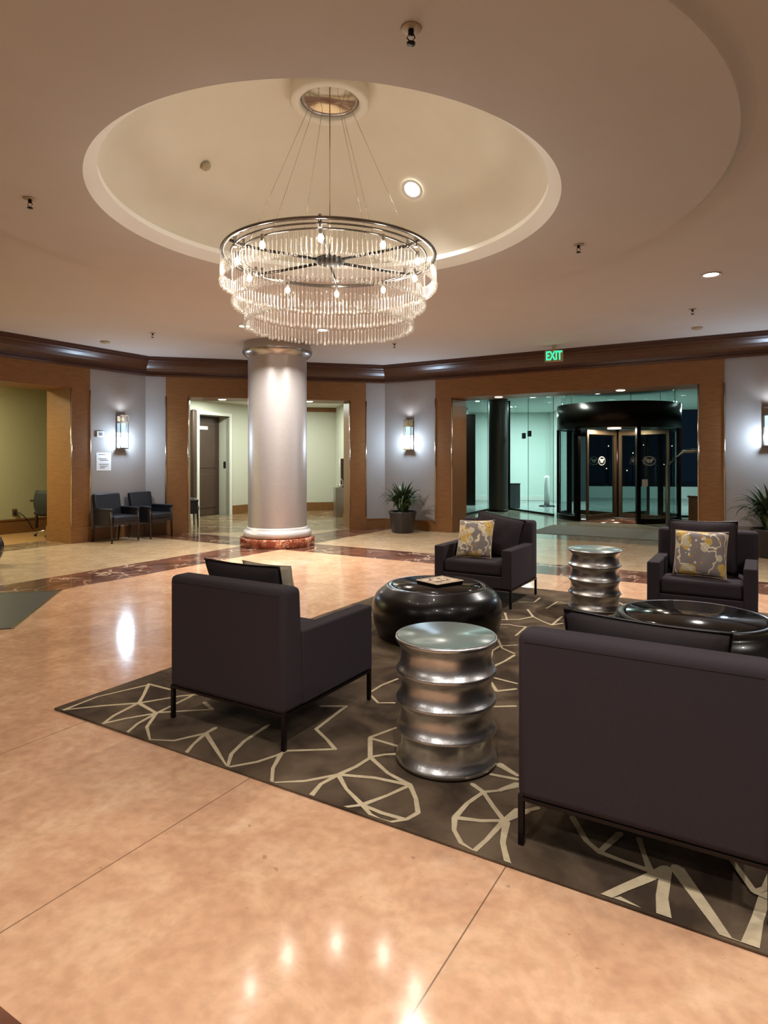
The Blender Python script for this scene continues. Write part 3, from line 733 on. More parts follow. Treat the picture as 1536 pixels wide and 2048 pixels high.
# added fill lights at ceiling height, out of view, no fittings known there
for a, b_ in ((1.8, 1.0), (-1.2, -1.2), (2.4, 4.4), (-4.2, -2.0)):
    p = AB(a, b_, ZO); light('downlight_and_fill', 'AREA', (p.x, p.y, ZO-.02), EDL*.5, (1, .95, .90), .15, spread=2.6)

light('downlight_and_fill', 'AREA', (.15, 1.35, ZC-.02), 30, (1, .95, .90), .15, spread=2.1)  # unseen light added overhead to brighten the near floor
light('downlight_and_fill', 'AREA', (1.9, 2.3, ZC-.02), 10, (1, .95, .90), .15, spread=2.1)  # weaker second light, also added to brighten the foreground
def sprinkler(x, y, z, label, s=1):
    o = thing('fire_sprinkler', label, 'sprinkler', (x, y, z))
    b = MB(); b.lathe([(.012*s, 0), (.045*s, 0), (.048*s, -.004*s), (.04*s, -.008*s), (.012*s, -.008*s)], 24); b.build('escutcheon', M['exitbox'], o)
    b = MB(); b.lathe([(0, 0), (.013*s, 0), (.013*s, -.03*s), (.009*s, -.035*s), (0, -.035*s)], 12)
    for sg in (-1, 1): b.tube([(sg*.012*s, 0, -.03*s), (sg*.018*s, 0, -.045*s), (0, 0, -.068*s)], .003*s, 6)
    b.build('nozzle', M['bronze'], o)
    b = MB(); b.lathe([(0, -.066*s), (.02*s, -.068*s), (.02*s, -.074*s), (0, -.074*s)], 16); b.build('deflector', M['bronze'], o)
    return o
for px, py, z, lb in ((822, 56, ZC, 'large near fire sprinkler at the top centre of the ceiling'), (60, 397, ZC, 'fire sprinkler left of the ceiling coffer'),
                      (1157, 489, ZC, 'fire sprinkler right of the ceiling coffer'), (305, 666, ZO, 'small fire sprinkler above the corner with the black chairs'),
                      (789, 687, ZO, 'small fire sprinkler right below the chandelier tip'), (1385, 618, ZO, 'small fire sprinkler below the right downlight')):
    sprinkler(*ceil_at(px, py, z), lb)
def detector(x, y, z, label, r=.06):
    o = thing('smoke_detector', label, 'smoke detector', (x, y, z))
    b = MB(); b.lathe([(0, -.03), (r*.7, -.03), (r*.95, -.018), (r, -.008), (r, 0)], 28); b.build('housing', mat('detector_plastic', rgb(170, 156, 130), .6), o)
    b = MB(); b.lathe([(0, -.034), (r*.3, -.034), (r*.34, -.03)], 16); b.build('sensor_cap', M['exitbox'], o); return o
for d in [3.3+k*.01 for k in range(400)]:
    X = (411-CX)/F*d; zz = H+(HY-331)/F*d; r = math.hypot(X-CC.x, d-CC.y)
    if r < Rb and abs(zz-(ap-RS+math.sqrt(RS*RS-r*r))) < .012: break
o = detector(X, d, zz, 'round smoke detector in the dome left of the chandelier wires', .045)
n_ = Vector((X-CC.x, d-CC.y, zz-(ap-RS))).normalized(); o.rotation_euler = n_.to_track_quat('Z', 'Y').to_euler()
detector(*ceil_at(210, 683, ZO), 'pale round detector on the ceiling above the left wall lamp', .08)
detector(*ceil_at(1394, 655, ZO), 'pale round detector on the ceiling above the right pilaster', .08)

# exit sign hanging at the cornice
ex = thing('exit_sign', 'green lettered EXIT sign hanging from the ceiling before the entrance', 'exit sign', (2.955, 10.95, 0), R31+.16)
b = MB(); b.box(-.155, .155, -.025, .025, 3.165, 3.365, .006); b.build('housing', M['exitbox'], ex)
b = MB(); b.box(-.03, .03, -.02, .02, 3.365, ZO); b.build('ceiling_mount', M['exitbox'], ex)
text_mesh('EXIT', .215, 'lettering', M['exitg'], ex, (0, -.027, 3.262), (PI/2, 0, 0), sx=.62)

# ---------------------------------------------------------------- wall lamps
def sconce(p, rz, label, src=None):
    o = thing('wall_sconce', label, 'wall lamp', (p.x, p.y, 0), rz, 'rectangular wall lamps')
    z0, z1 = 1.67, 2.30
    b = MB(); b.box(-.075, .075, -.02, 0, z0+.02, z1-.01, .004); b.build('back_plate', M['chrome'], o)
    b = MB()
    for sx in (-1, 1):
        for sy in (-.115, -.02): b.box(sx*.08-.008, sx*.08+.008, sy-.008, sy+.008, z0, z1)
    for z in (z0, z1-.02): b.box(-.088, .088, -.123, -.012, z, z+.02)
    b.box(-.088, .088, -.123, -.107, z1-.14, z1-.12)
    b.build('frame', M['chrome'], o)
    b = MB(); b.lathe([(0, z0+.03), (.055, z0+.03), (.055, z0+.30), (0, z0+.30)], 24, (0, -.065, 0)); b.build('lit_glass', M['sconceb'], o)
    b = MB(); b.lathe([(.055, z0+.30), (.055, z1-.15), (0, z1-.15)], 24, (0, -.065, 0)); b.build('upper_glass', M['sconcet'], o)
    q = Vector((p.x, p.y)) + Vector((math.sin(rz), -math.cos(rz)))*.19
    light('sconce_lamp', 'POINT', (q.x, q.y, z0+.14), 42, (.60, .79, 1), .07)
    q = Vector((p.x, p.y)) + Vector((math.sin(rz), -math.cos(rz)))*.12
    light('sconce_uplight', 'SPOT', (q.x, q.y, z1+.04), 5, (.80, .88, 1), .05, rot=(PI, 0, 0), spot=2.7, blend=.8)
    return o
def wallpt(o, ax, t): return Vector(o)+Vector(ax)*t
rzA = math.atan2((-V).y, (-V).x)   # wall A runs along -V; its inner side looks along +U
sconce(wallpt(K1, -V, .567), R31+PI/2, 'rectangular chrome wall lamp glowing blue-white above the two black chairs')
sconce(wallpt(K2, U, .612), R31, 'rectangular chrome wall lamp glowing blue-white above the potted plant left of the entrance')
sconce(wallpt(K2, U, 7.02), R31, 'rectangular wall lamp cut by the right edge of the photo, blue-white glow')

# thermostat, notice on the left wall
def onA(r, z): q = wallpt(K1, -V, r); return (q.x, q.y, z)
t_ = thing('thermostat', 'small white thermostat on the grey wall left of the wall lamp', 'thermostat', onA(.99, 1.93), R31+PI/2)
b = MB(); b.box(-.075, .075, -.02, 0, -.055, .055, .006); b.build('case', M['white'], t_); b = MB(); b.box(-.035, .035, -.024, -.019, -.03, .03); b.build('display', M['ink'], t_)
nt = thing('paper_notice', 'white taped paper notice with grey lines above the left black chair', 'notice', onA(.915, 1.43), R31+PI/2)
b = MB(); b.box(-.15, .15, -.004, -.001, -.165, .165); b.build('sheet', M['paper'], nt)
b = MB()
for k, (z, w0, w1) in enumerate(((.13, -.11, .03), (.05, -.11, .06), (.022, -.08, .09), (-.05, -.10, .10), (-.085, -.08, .08), (-.115, -.08, .02))): b.box(w0, w1, -.0055, -.004, z-.007, z+.007)
b.build('print_lines', M['ink'], nt)
# ---------------------------------------------------------------- rug
RA, RB_, RLU, RLV = -3.53, 2.15, 4.35, 4.80
def zz(lst, ox, oy, sc): return [[(ox+x/sc, oy+y/sc) for x, y in pl] for pl in lst]
L6 = zz([[(60,145),(200,128),(310,120)],[(60,147),(180,100),(330,65)],[(310,120),(325,95),(340,62)],[(340,60),(410,78)],[(310,120),(440,98),(520,90)],[(310,120),(365,152)],
 [(180,192),(230,160),(300,124)],[(182,190),(270,168),(365,152)],[(255,220),(305,185),(365,152)],[(365,152),(335,195),(325,245)],[(365,152),(465,103),(540,60)],[(365,150),(450,145),(540,140)],[(540,140),(515,118)],[(60,145),(95,160)],
 [(325,243),(420,238),(520,215)],[(520,215),(550,198)],[(440,285),(480,250),(520,215)],[(520,215),(555,270),(575,325)],[(578,325),(600,280),(640,240),(715,190)],[(585,325),(680,305),(740,285),(775,270),(925,265)],[(925,265),(900,235),(865,202)],[(865,202),(960,130)],[(880,130),(960,130)],
 [(755,280),(730,325),(715,375)],[(715,382),(830,365),(935,345)],[(840,418),(880,375),(935,345)],[(935,345),(990,320),(1035,292)],[(1035,292),(1035,230)],[(1035,228),(1110,200),(1160,185)],[(1040,232),(1130,258)],[(1035,290),(1080,282),(1125,280)],[(1035,290),(1090,340),(1160,378)],
 [(935,345),(1050,355),(1160,378)],[(935,345),(960,390),(1010,440)],[(945,458),(1010,440)],[(1010,440),(1090,410),(1160,378)],[(1010,440),(1035,470),(1060,495)],[(1010,440),(1070,465),(1140,485)],[(1160,378),(1178,420),(1185,465)],[(1185,465),(1150,485),(1100,495),(1050,493)],
 [(1355,375),(1390,400)],[(1390,400),(1440,395),(1495,382)],[(1390,400),(1420,445),(1455,490)],[(1300,480),(1340,435),(1390,400)],[(1300,480),(1380,490),(1455,490)],[(1300,480),(1298,520),(1320,560),(1350,600)],[(1350,600),(1400,550),(1455,490)],[(1455,490),(1495,455)],[(1455,490),(1530,460)],[(1465,495),(1452,560),(1453,645)],
 [(1425,310),(1495,348)],[(1415,345),(1495,360)],[(1120,45),(1070,65),(1030,90),(1060,120),(1110,120)]], 80, 1330, 1.5673)
L7 = zz([[(350,380),(490,385),(540,345)],[(190,540),(350,540),(480,515)],[(225,480),(245,545)],[(480,515),(430,450)],[(480,515),(560,555),(650,590)],[(650,590),(740,515)],[(650,590),(745,575)],[(190,585),(260,585),(340,600),(415,607)],[(415,607),(325,685)],
 [(180,780),(240,778),(330,772)],[(160,720),(200,800),(310,850)],[(310,865),(220,920),(120,965)],[(180,780),(110,825),(95,900),(120,965)],[(135,1070),(230,1095),(330,1120)],[(100,1110),(150,1190)],[(150,1190),(325,1170)],[(135,1330),(320,1325)],[(1250,385),(1300,410)],[(600,440),(700,380),(790,400)]], 960, 1120, 4.518)
L4 = zz([[(385,1215),(460,1340),(530,1400),(660,1450),(800,1500)],[(540,1390),(640,1300)],[(740,1330),(770,1420),(800,1500)],[(20,1480),(15,1350),(30,1230)],[(30,1230),(90,1190),(200,1165)],[(0,930),(90,990)],[(0,1070),(90,1035)],[(620,1640),(720,1760)]], 1000, 1180, 2.6604)
L4b = zz([[(545,1690),(660,1590),(780,1540),(885,1490)],[(885,1490),(862,1640),(860,1795)],[(940,1485),(1080,1680),(1200,1860),(1310,1965)],[(1330,1940),(1370,1760),(1420,1600),(1480,1480)]], 1000, 1180, 2.6604)
lines = []
for L, w in ((L6, .030), (L7, .030), (L4, .034), (L4b, .05)):
    for pl in L:
        q = [toab(P(x, y, .012)) for x, y in pl]
        lines.append(([(a-RA, b-RB_) for a, b in q], w))
# the same web of facets continued where furniture hides the rug and beyond the frame
rnd = random.Random(11)
def star(cx, cy, r, n=7, ring=True):
    t0 = rnd.random()*6; ps = []
    for i in range(n):
        t = t0+2*PI*i/n+rnd.uniform(-.2, .2); rr = r*rnd.uniform(.75, 1.15); ps.append((cx+rr*math.cos(t), cy+rr*math.sin(t)))
    for i, p in enumerate(ps):
        m = ((cx+p[0])/2+rnd.uniform(-.03, .03), (cy+p[1])/2+rnd.uniform(-.03, .03)); lines.append(([(cx, cy), m, p], .028))
        if ring and rnd.random() < .75: lines.append(([p, ps[(i+1) % n]], .028))
for cx, cy, r in ( (.45, 1.75, .33), (.5, 2.9, .36), (.9, 3.7, .36), (.35, 4.3, .28), (2.6, 1.9, .3), (3.2, 2.6, .36), (3.8, 1.6, .36), (3.9, 3.3, .34), (3.3, 4.1, .34), (3.75, .6, .36), (3.15, .95, .22), (4.0, 4.5, .26)): star(cx, cy, r)
mb = MB()
mb.box(0, RLU, 0, RLV, 0, .012, .004, 1)
for li, (pl, w) in enumerate(lines):
    w *= .62 if w < .04 else .72
    pl = [Vector(p) for p in pl]
    # densify for a hand-drawn wobble
    q = [pl[0]]
    for a, b in zip(pl, pl[1:]):
        n = max(1, int((b-a).length/.12))
        for k in range(1, n+1): q.append(a.lerp(b, k/n))
    pl = q; n = len(pl)
    if n < 2: continue
    for e_ in (pl[0], pl[-1]):
        if w < e_.x < RLU-w and w < e_.y < RLV-w: mb.face([(e_.x+w*.56*math.cos(k*PI/4), e_.y+w*.56*math.sin(k*PI/4), .01255+li*.00003) for k in range(8)], 1)
    S = [[], []]
    for i, p in enumerate(pl):
        d = (pl[min(i+1, n-1)]-pl[max(i-1, 0)])
        if d.length < 1e-6: d = Vector((1, 0))
        d.normalize(); nn = Vector((-d.y, d.x)); ww = w*.5*rnd.uniform(.82, 1.15)*(1.25 if i in (0, n-1) else 1)
        for k, sg in ((0, 1), (1, -1)):
            r = p+nn*ww*sg; r.x = min(max(r.x, .006), RLU-.006); r.y = min(max(r.y, .006), RLV-.006); S[k].append(mb.bm.verts.new((r.x, r.y, .0126+li*.00003)))
    for i in range(n-1):
        if (S[0][i].co-S[1][i].co).length < 1e-4: continue
        try:
            f = mb.bm.faces.new((S[1][i], S[1][i+1], S[0][i+1], S[0][i])); f.material_index = 1
        except ValueError: pass
p = AB(RA, RB_)
rug = mb.build('area_rug', [M['rug'], M['rugline']], None, (p.x, p.y, .001), R31, fix=False)
for pl in rug.data.polygons:
    if pl.material_index == 1 and pl.normal.z < 0: pl.flip()
tag(rug, 'brown area rug with cream faceted line pattern under the seating group', 'rug')

# ---------------------------------------------------------------- armchairs
RZ = .0145
def armchair(name, label):
    o = thing(name, label, 'armchair', (0, 0, 0), 0)
    fb = M['fabric']; w = .412
    b = MB(); b.box(-w+.095, w-.095, -.36, .405, .185, .30, .008); b.build('seat_base', fb, o)
    b = MB(); b.box(-w+.10, w-.10, -.24, .40, .30, .435, .035, 4)
    for v in b.bm.verts:                       # crowned cushion
        if v.co.z > .40: v.co.z += .018*(1-(v.co.x/.3)**2)*(1-((v.co.y-.08)/.33)**2)
    b.build('seat_cushion', fb, o)
    # back: upholstered slab, full width, softly rounded, thinner towards the top
    b = MB(); b.box(-w, w, -.41, -.235, .176, .797, .032, 5)
    for v in b.bm.verts:
        if v.co.y > -.32:
            v.co.y -= .035*max(0, (v.co.z-.45)/.35)*min(1, (v.co.y+.32)/.05)
        k = (1-(v.co.x/w)**2)
        if v.co.z > .76: v.co.z += .006*k
    bk = b.build('backrest', fb, o)
    b = MB(); b.tube([(-w+.03, -.4095, .762), (w-.03, -.4095, .762)], .0022, 6); b.build('seam', M['cushd'], bk)
    for sx in (-1, 1):
        b = MB(); x0, x1 = (sx*w, sx*(w-.1)) if sx < 0 else (sx*(w-.1), sx*w)
        b.box(x0, x1, -.262, .41, .185, .565, .012, 3); b.build('armrest', fb, o)
    for sx in (-1, 1):
        for y in (-.392, .392):
            b = MB(); b.box(sx*(w-.013)-.011, sx*(w-.013)+.011, y-.011, y+.011, 0, .19, .002, 1); b.build('leg', M['black'], o)
    b = MB()
    for y in (-.392, .392): b.box(-w+.02, w-.02, y-.012, y+.012, .168, .182)
    for sx in (-1, 1): b.box(sx*(w-.013)-.012, sx*(w-.013)+.012, -.39, .39, .168, .182)
    b.build('frame_rail', M['black'], o)
    return o
ac = armchair('armchair', 'charcoal armchair at centre left seen from behind, alone left of the silver drum table')
def place(o, a, b, rz, z=RZ): p = AB(a, b); o.location = (p.x, p.y, z); o.rotation_euler.z = rz
RF = R31; RBk = R31+PI
place(ac, -2.425, 2.805, RF)
def pl(a, b): p = AB(a, b); return (p.x, p.y, RZ)
dup(ac, pl(-.375, 2.68), RF, 'charcoal armchair at the lower right seen from behind, cut by the right edge')
dup(ac, pl(-2.485, 6.235), RBk, 'charcoal armchair facing us between the black drum table and the far silver table')
dup(ac, pl(-.444, 6.235), RBk, 'charcoal armchair facing us at the right edge, behind the wide black table')

def pillow(w, h, t, n=18, pinch=.05):
    mb = MB(); S = []
    for sg in (1, -1):
        rows = []
        for j in range(n+1):
            row = []
            for i in range(n+1):
                u = 2*i/n-1; v = 2*j/n-1
                k = 1-pinch*(1-abs(u)**2)*(abs(v)**6); k2 = 1-pinch*(1-abs(v)**2)*(abs(u)**6)
                d = max(0, (1-abs(u)**2.6))*max(0, (1-abs(v)**2.6))
                y = sg*t/2*d**.55
                row.append(None if False else mb.bm.verts.new((u*w/2*k2, y+.004*math.sin(9*u+5*v)*d, v*h/2*k)))
            rows.append(row)
        S.append(rows)
    for k, sg in ((0, 1), (1, -1)):
        for j in range(n):
            for i in range(n):
                f = mb.bm.faces.new((S[k][j][i], S[k][j][i+1], S[k][j+1][i+1], S[k][j+1][i])); f.smooth = True
    bmesh.ops.remove_doubles(mb.bm, verts=mb.bm.verts[:], dist=.0008)
    return mb
def edge_pts(w, h, pinch=.05, n=14):
    ps = []
    def q(u, v):
        k = 1-pinch*(1-abs(u)**2)*(abs(v)**6); k2 = 1-pinch*(1-abs(v)**2)*(abs(u)**6); return (u*w/2*k2, 0, v*h/2*k)
    for i in range(n): ps.append(q(-1+2*i/n, -1))
    for i in range(n): ps.append(q(1, -1+2*i/n))
    for i in range(n): ps.append(q(1-2*i/n, 1))
    for i in range(n): ps.append(q(-1, 1-2*i/n))
    ps.append(ps[0]); return ps
def cushion(label, w, h, t, m, pm, a, b, z, rz, tilt, roll, piping=.006, group=None):
    # z = height of the lower edge; tilt leans the top backwards
    p = AB(a, b)
    o = thing('throw_pillow', label, 'pillow', (p.x, p.y, z), 0, group)
    mt = Matrix.Rotation(rz, 4, 'Z') @ Matrix.Rotation(tilt, 4, 'X') @ Matrix.Rotation(roll, 4, 'Y')
    c = pillow(w, h, t).build('cover', m, o); c.location = (0, 0, 0); c.matrix_local = mt @ Matrix.Translation((0, 0, h/2))
    e = MB(); e.tube(edge_pts(w, h), piping, 6, cap=False); e = e.build('piping', pm, o); e.matrix_local = mt @ Matrix.Translation((0, 0, h/2))
    return o
SZ = .455+RZ
# chair seen from behind, left: local +y of the chair is +V; pillows lean on its back (towards -V)
cushion('plain charcoal pillow sticking up behind the back of the left armchair', .56, .46, .13, M['cushd'], M['black'], -2.50, 2.74, SZ-.03, RF, .30, .0)
cushion('cream patterned pillow edge peeking past the right of the left armchair', .40, .40, .12, M['creamf'], M['tile'], -2.53, 2.94, SZ-.02, RF-.05, .22, 0, .003)
cushion('plain charcoal pillow leaning over the back of the lower right armchair', .58, .46, .13, M['cushd'], M['black'], -.395, 2.60, SZ-.055, RF, .25, .035)
cushion('grey pillow with yellow and cream flowers in the centre armchair', .40, .40, .12, M['floral1'], M['tile'], -2.55, 6.02, SZ-.02, RBk-.10, .34, .06, .003)
cushion('plain charcoal pillow behind the flowered one in the centre armchair', .52, .44, .13, M['fabric'], M['black'], -2.43, 6.24, SZ-.02, RBk+.05, .25, -.18)
cushion('grey pillow with large yellow flowers in the right armchair facing us', .43, .40, .12, M['floral2'], M['tile'], -.47, 6.03, SZ-.02, RBk-.2, .28, .02, .003)
cushion('plain charcoal pillow behind the flowered one in the right armchair', .56, .47, .13, M['fabric'], M['black'], -.46, 6.24, SZ-.02, RBk-.05, .22, .02)

# ---------------------------------------------------------------- silver side tables
def drum(label, x, y, top=.59, r=.245):
    o = thing('side_table', label, 'side table', (x, y, RZ)); n = 4; hh = top/n
    zb0 = .024; hh = (top-.016-zb0)/n
    pr = [(0, 0), (r*.93, 0), (r*.975, .006), (r*.995, .015)]
    for k in range(n):
        for j in range(0, 17):
            t = j/16; q = abs(2*t-1); q = q**2.6 if q < .94 else .94**2.6+(q-.94)*.9
            pr.append((r*(.885+.115*q), zb0+hh*(k+t)))
        pr.pop() if k < n-1 else None
    pr += [(r*1.005, top-.008), (r*.99, top+.004), (r*.965, top+.004), (r*.965, top-.008), (0, top-.008)]
    b = MB(); b.lathe(pr, 96); b.build('drum_body', M['silver'], o)
    b = MB(); b.lathe([(0, top-.006), (r*.955, top-.006), (r*.96, top-.002), (r*.96, top+.004), (r*.955, top+.007), (0, top+.007)], 72); b.build('glass_top', M['glasstop'], o)
    return o
drum('ribbed silver drum side table with glass top in the foreground', .30, 3.045)
drum('ribbed silver drum side table between the two armchairs facing us', 2.045, 6.12, .575, .25)

# ---------------------------------------------------------------- black coffee tables
def coffee(label, x, y, rt=.37, R_=.535, top=.42):
    o = thing('coffee_table', label, 'coffee table', (x, y, RZ))
    pr = [(0, 0), (R_*.86, 0), (R_*.91, .02), (R_*.96, .09), (R_*.99, .16), (R_, .225), (R_*.985, .285), (R_*.94, .335), (R_*.88, .368), (R_*.81, .392), (rt+.05, .405), (rt+.035, .414), (rt+.012, .416), (rt, .408), (rt, .398), (0, .398)]
    b = MB(); b.lathe(pr, 96); b.build('bulging_body', M['lacquer'], o)
    b = MB(); b.lathe([(0, .399), (rt-.006, .399), (rt-.006, .412), (rt-.012, top), (0, top)], 72); b.build('inset_top', M['lactop'], o)
    return o
p = AB(-2.31, 4.69); coffee('round bulging black lacquer coffee table with the cream patterned book on it', p.x, p.y)
p = AB(-.394, 4.63); coffee('round black lacquer coffee table at right reflecting the teal entrance light', p.x, p.y, rt=.425, R_=.56)
# book
bk = thing('coffee_table_book', 'square book with cream and dark pattern lying on the black table', 'book', (.462, 5.215, .42+RZ), math.radians(38))
b = MB(); b.box(-.145, .145, -.125, .125, 0, .022, .002, 1); b.build('pages', M['black'], bk)
b = MB(); b.box(-.15, .15, -.13, .13, .022, .027, .001, 1); cv = b.build('cover', M['tile'], bk)
b = MB()
b.box(-.132, .132, -.112, -.106, .027, .0282); b.box(-.132, .132, .106, .112, .027, .0282); b.box(-.132, -.126, -.106, .106, .027, .0282); b.box(.126, .132, -.106, .106, .027, .0282)
r2 = random.Random(5)
for k in range(13):
    x, y = r2.uniform(-.09, .09), r2.uniform(-.07, .07); t = r2.uniform(0, 6); l_ = r2.uniform(.03, .07)
    b.box(-l_/2, l_/2, -.006, .006, .027, .0282, mt=Matrix.Translation((x, y, 0)) @ Matrix.Rotation(t, 4, 'Z'))
b.build('cover_print', M['brown'], cv)

# black drum at the left edge of the photo
p = P(-27, 1131); o = thing('drum_stool', 'black rounded drum cut off by the left edge of the photo', 'stool', (p.x, p.y, 0))
b = MB(); b.lathe([(0, 0), (.10, 0), (.145, .05), (.182, .12), (.205, .2), (.212, .25), (.205, .3), (.18, .37), (.13, .43), (.08, .45), (0, .45)], 48); b.build('drum_body', M['lacquer'], o)
b = MB(); b.lathe([(.204, .185), (.209, .19), (.209, .2), (.204, .205)], 48); b.build('rim_band', M['woodd'], o)

# dark inset slab at the left with metal edging
p0 = P(122, 1182); o = thing('floor_mat', 'dark slate mat with bright metal edging at the left edge of the floor', 'mat', (p0.x, p0.y, .001), R14)
b = MB(); b.box(-1.9, 0, -1.62, 0, 0, .006); b.build('mat_surface', M['slate'], o)
b = MB(); b.box(-1.9, 0.015, -.015, .015, 0, .009); b.box(-.012, .012, -1.62, 0, 0, .009); b.build('metal_edging', M['bead'], o)
p0 = P(1084, 1062); o = thing('entrance_mat', 'grey entrance mat in front of the revolving door', 'mat', (p0.x-.35, p0.y-.3, .002), R31)
b = MB(); b.box(0, 2.95, 0, 1.75, 0, .008, .003, 1); b.build('mat_pile', M['matgrey'], o); b = MB(); b.box(0, 2.95, -.03, 0, 0, .006); b.build('mat_border', M['blackpl'], o)

# ---------------------------------------------------------------- guest chairs
def guest(label):
    o = thing('guest_chair', label, 'chair', (0, 0, 0)); L = M['leather']
    b = MB(); b.box(-.25, .25, -.20, .28, .36, .47, .03, 3); b.build('seat', L, o)
    b = MB(); b.box(-.27, .27, -.045, .045, 0, .46, .03, 3); bk = b.build('backrest', L, o, (0, -.23, .395)); bk.rotation_euler.x = .16
    for sx in (-1, 1):
        b = MB(); b.box(sx*.275-.03, sx*.275+.03, -.24, .26, .56, .61, .018, 3); b.box(sx*.275-.022, sx*.275+.022, -.22, .22, .30, .58, .012, 2); b.build('armrest', L, o)
        b = MB(); b.tube([(sx*.27, .25, 0), (sx*.275, .24, .36), (sx*.275, .235, .565)], .02, 8, rs=[.015, .022, .018]); b.build('leg', M['darkwood'], o)
        b = MB(); b.tube([(sx*.26, -.30, 0), (sx*.265, -.25, .38), (sx*.265, -.24, .50)], .02, 8, rs=[.014, .022, .02]); b.build('leg', M['darkwood'], o)
    b = MB(); b.box(-.25, .25, -.2, .26, .31, .37); b.build('seat_rail', M['darkwood'], o)
    return o
# backs against wall A, facing +U: local +y -> +U
rg = R31-PI/2
g1 = guest('black upholstered guest chair by the left pilaster, under the paper notice')
q = wallpt(K1, -V, .94)+U*.40; g1.location = (q.x, q.y, 0); g1.rotation_euler.z = rg
q = wallpt(K1, -V, .21)+U*.40+V*.0; dup(g1, (q.x+.02, q.y, 0), rg+.12, 'black upholstered guest chair in the room corner, under the wall lamp')
dup(g1, (-4.36, 13.75, 0), R14-PI/2+.2, 'black chair just inside the hall, mostly hidden by the wooden pilaster')

# ---------------------------------------------------------------- plants
def plant(x, y, label, seed, s=1.0, n=120):
    o = thing('potted_plant', label, 'potted plant', (x, y, 0)); r = random.Random(seed)
    b = MB(); b.lathe([(0, 0), (.20, 0), (.215, .02), (.265, .36), (.285, .40), (.285, .43), (.26, .43), (.255, .39), (0, .39)], 40); b.build('planter', M['pot'], o)
    b = MB(); b.lathe([(0, .395), (.255, .395)], 24); b.build('soil', M['soil'], o)
    lv = MB()
    for k in range(n):
        t = r.uniform(0, 2*PI); L = r.uniform(.40, .72)*s; lean = r.uniform(.3, 1.3); w = r.uniform(.02, .034)
        base = Vector((.1*r.random()*math.cos(t), .1*r.random()*math.sin(t), .39)); prev = None; ns = 8
        for j in range(ns+1):
            f = j/ns; a = min(2.7, lean*(.25+2.1*f*f)); 
            if j: base = base+Vector((math.cos(t)*math.sin(a), math.sin(t)*math.sin(a), math.cos(a)))*L/ns*(1.05)
            ww = w*math.sin(PI*min(1, .12+f*.9))*1.25+.001; sd = Vector((-math.sin(t), math.cos(t), 0))*ww
            cur = (lv.bm.verts.new(base+sd+Vector((0, 0, .25*ww))), lv.bm.verts.new(base), lv.bm.verts.new(base-sd+Vector((0, 0, .25*ww))))
            if prev:
                for q in (0, 1): fc = lv.bm.faces.new((prev[q], prev[q+1], cur[q+1], cur[q])); fc.smooth = True
            prev = cur
    lv.build('leaves', M['leaf'], o, fix=False)
    return o
plant(.375, 12.70, 'leafy green plant in a dark round planter left of the entrance', 3)
plant(5.80, 9.42, 'leafy green plant behind the right armchair, cut by the right edge', 9, 1.18, 130)

# ---------------------------------------------------------------- entrance things
o = thing('pillar', 'dark cladded round pillar standing at the entrance glass', 'pillar', (3.27, 18.05, 0))
b = MB(); b.lathe([(.27, .06), (.27, 3.2)], 48); b.build('shaft', M['dkcol'], o); b = MB(); b.lathe([(0, 0), (.285, 0), (.285, .06), (0, .06)], 48); b.build('base', M['bronze'], o)
hr = thing('handrail', 'sloping double chrome handrail right of the revolving door', 'handrail', (0, 0, 0))
def pt(px, d, z): return ((px-CX)/F*d, d, z)
A0 = pt(1336, 13.9, 0); A1 = pt(1336, 13.9, 1.36); A2 = pt(1369, 13.7, 1.67); A3 = pt(1405, 13.4, 1.67)
off = Vector((.12, -.35, 0))
for nm, d in (('near_rail', Vector((0, 0, 0))), ('far_rail', Vector((.14, .35, -.02)))):
    b = MB(); b.tube([Vector(A0)+d, Vector(A1)+d, Vector(A2)+d, Vector(A3)+d], .036, 10); b.build(nm, M['satin'], hr)
b = MB(); b.tube([Vector(A1)+Vector((.0, 0, -.45)), Vector(A1)+Vector((.14, .35, -.47))], .015, 8); b.build('cross_bar', M['satin'], hr)
b = MB(); b.lathe([(0, 0), (.06, 0), (.06, .012), (0, .012)], 20, A0); b.build('floor_flange', M['satin'], hr)
o = thing('wooden_pedestal', 'small brown wooden pedestal beside the right entrance pilaster', 'pedestal', (7.03, 14.2, 0), R31)
b = MB(); b.box(-.14, .14, -.14, .14, 0, .62, .006); b.build('body', M['base'], o); b = MB(); b.box(-.16, .16, -.16, .16, .62, .66, .004); b.build('top', M['woodd'], o)
o = thing('bollard', 'white round bollard on a black base behind the entrance glass', 'bollard', (5.17, 20.0, 0))
b = MB(); b.lathe([(0, .03), (.085, .03), (.08, .9), (.06, .96), (0, .97)], 24); b.build('post', M['paper'], o); b = MB(); b.lathe([(0, 0), (.25, 0), (.25, .02), (.1, .04), (0, .04)], 24); b.build('base', M['black'], o)
o = thing('storage_box', 'dark grey box-shaped bin behind the glass right of the dark pillar', 'bin', (3.98, 19.4, 0), .1)
b = MB(); b.box(-.2, .17, -.16, .16, 0, .72, .01); b.build('body', mat('dark_grey_metal', rgb(70, 74, 76), .5), o); b = MB(); b.box(-.21, .18, -.17, .17, .72, .75, .005); b.build('lid', M['blackpl'], o)
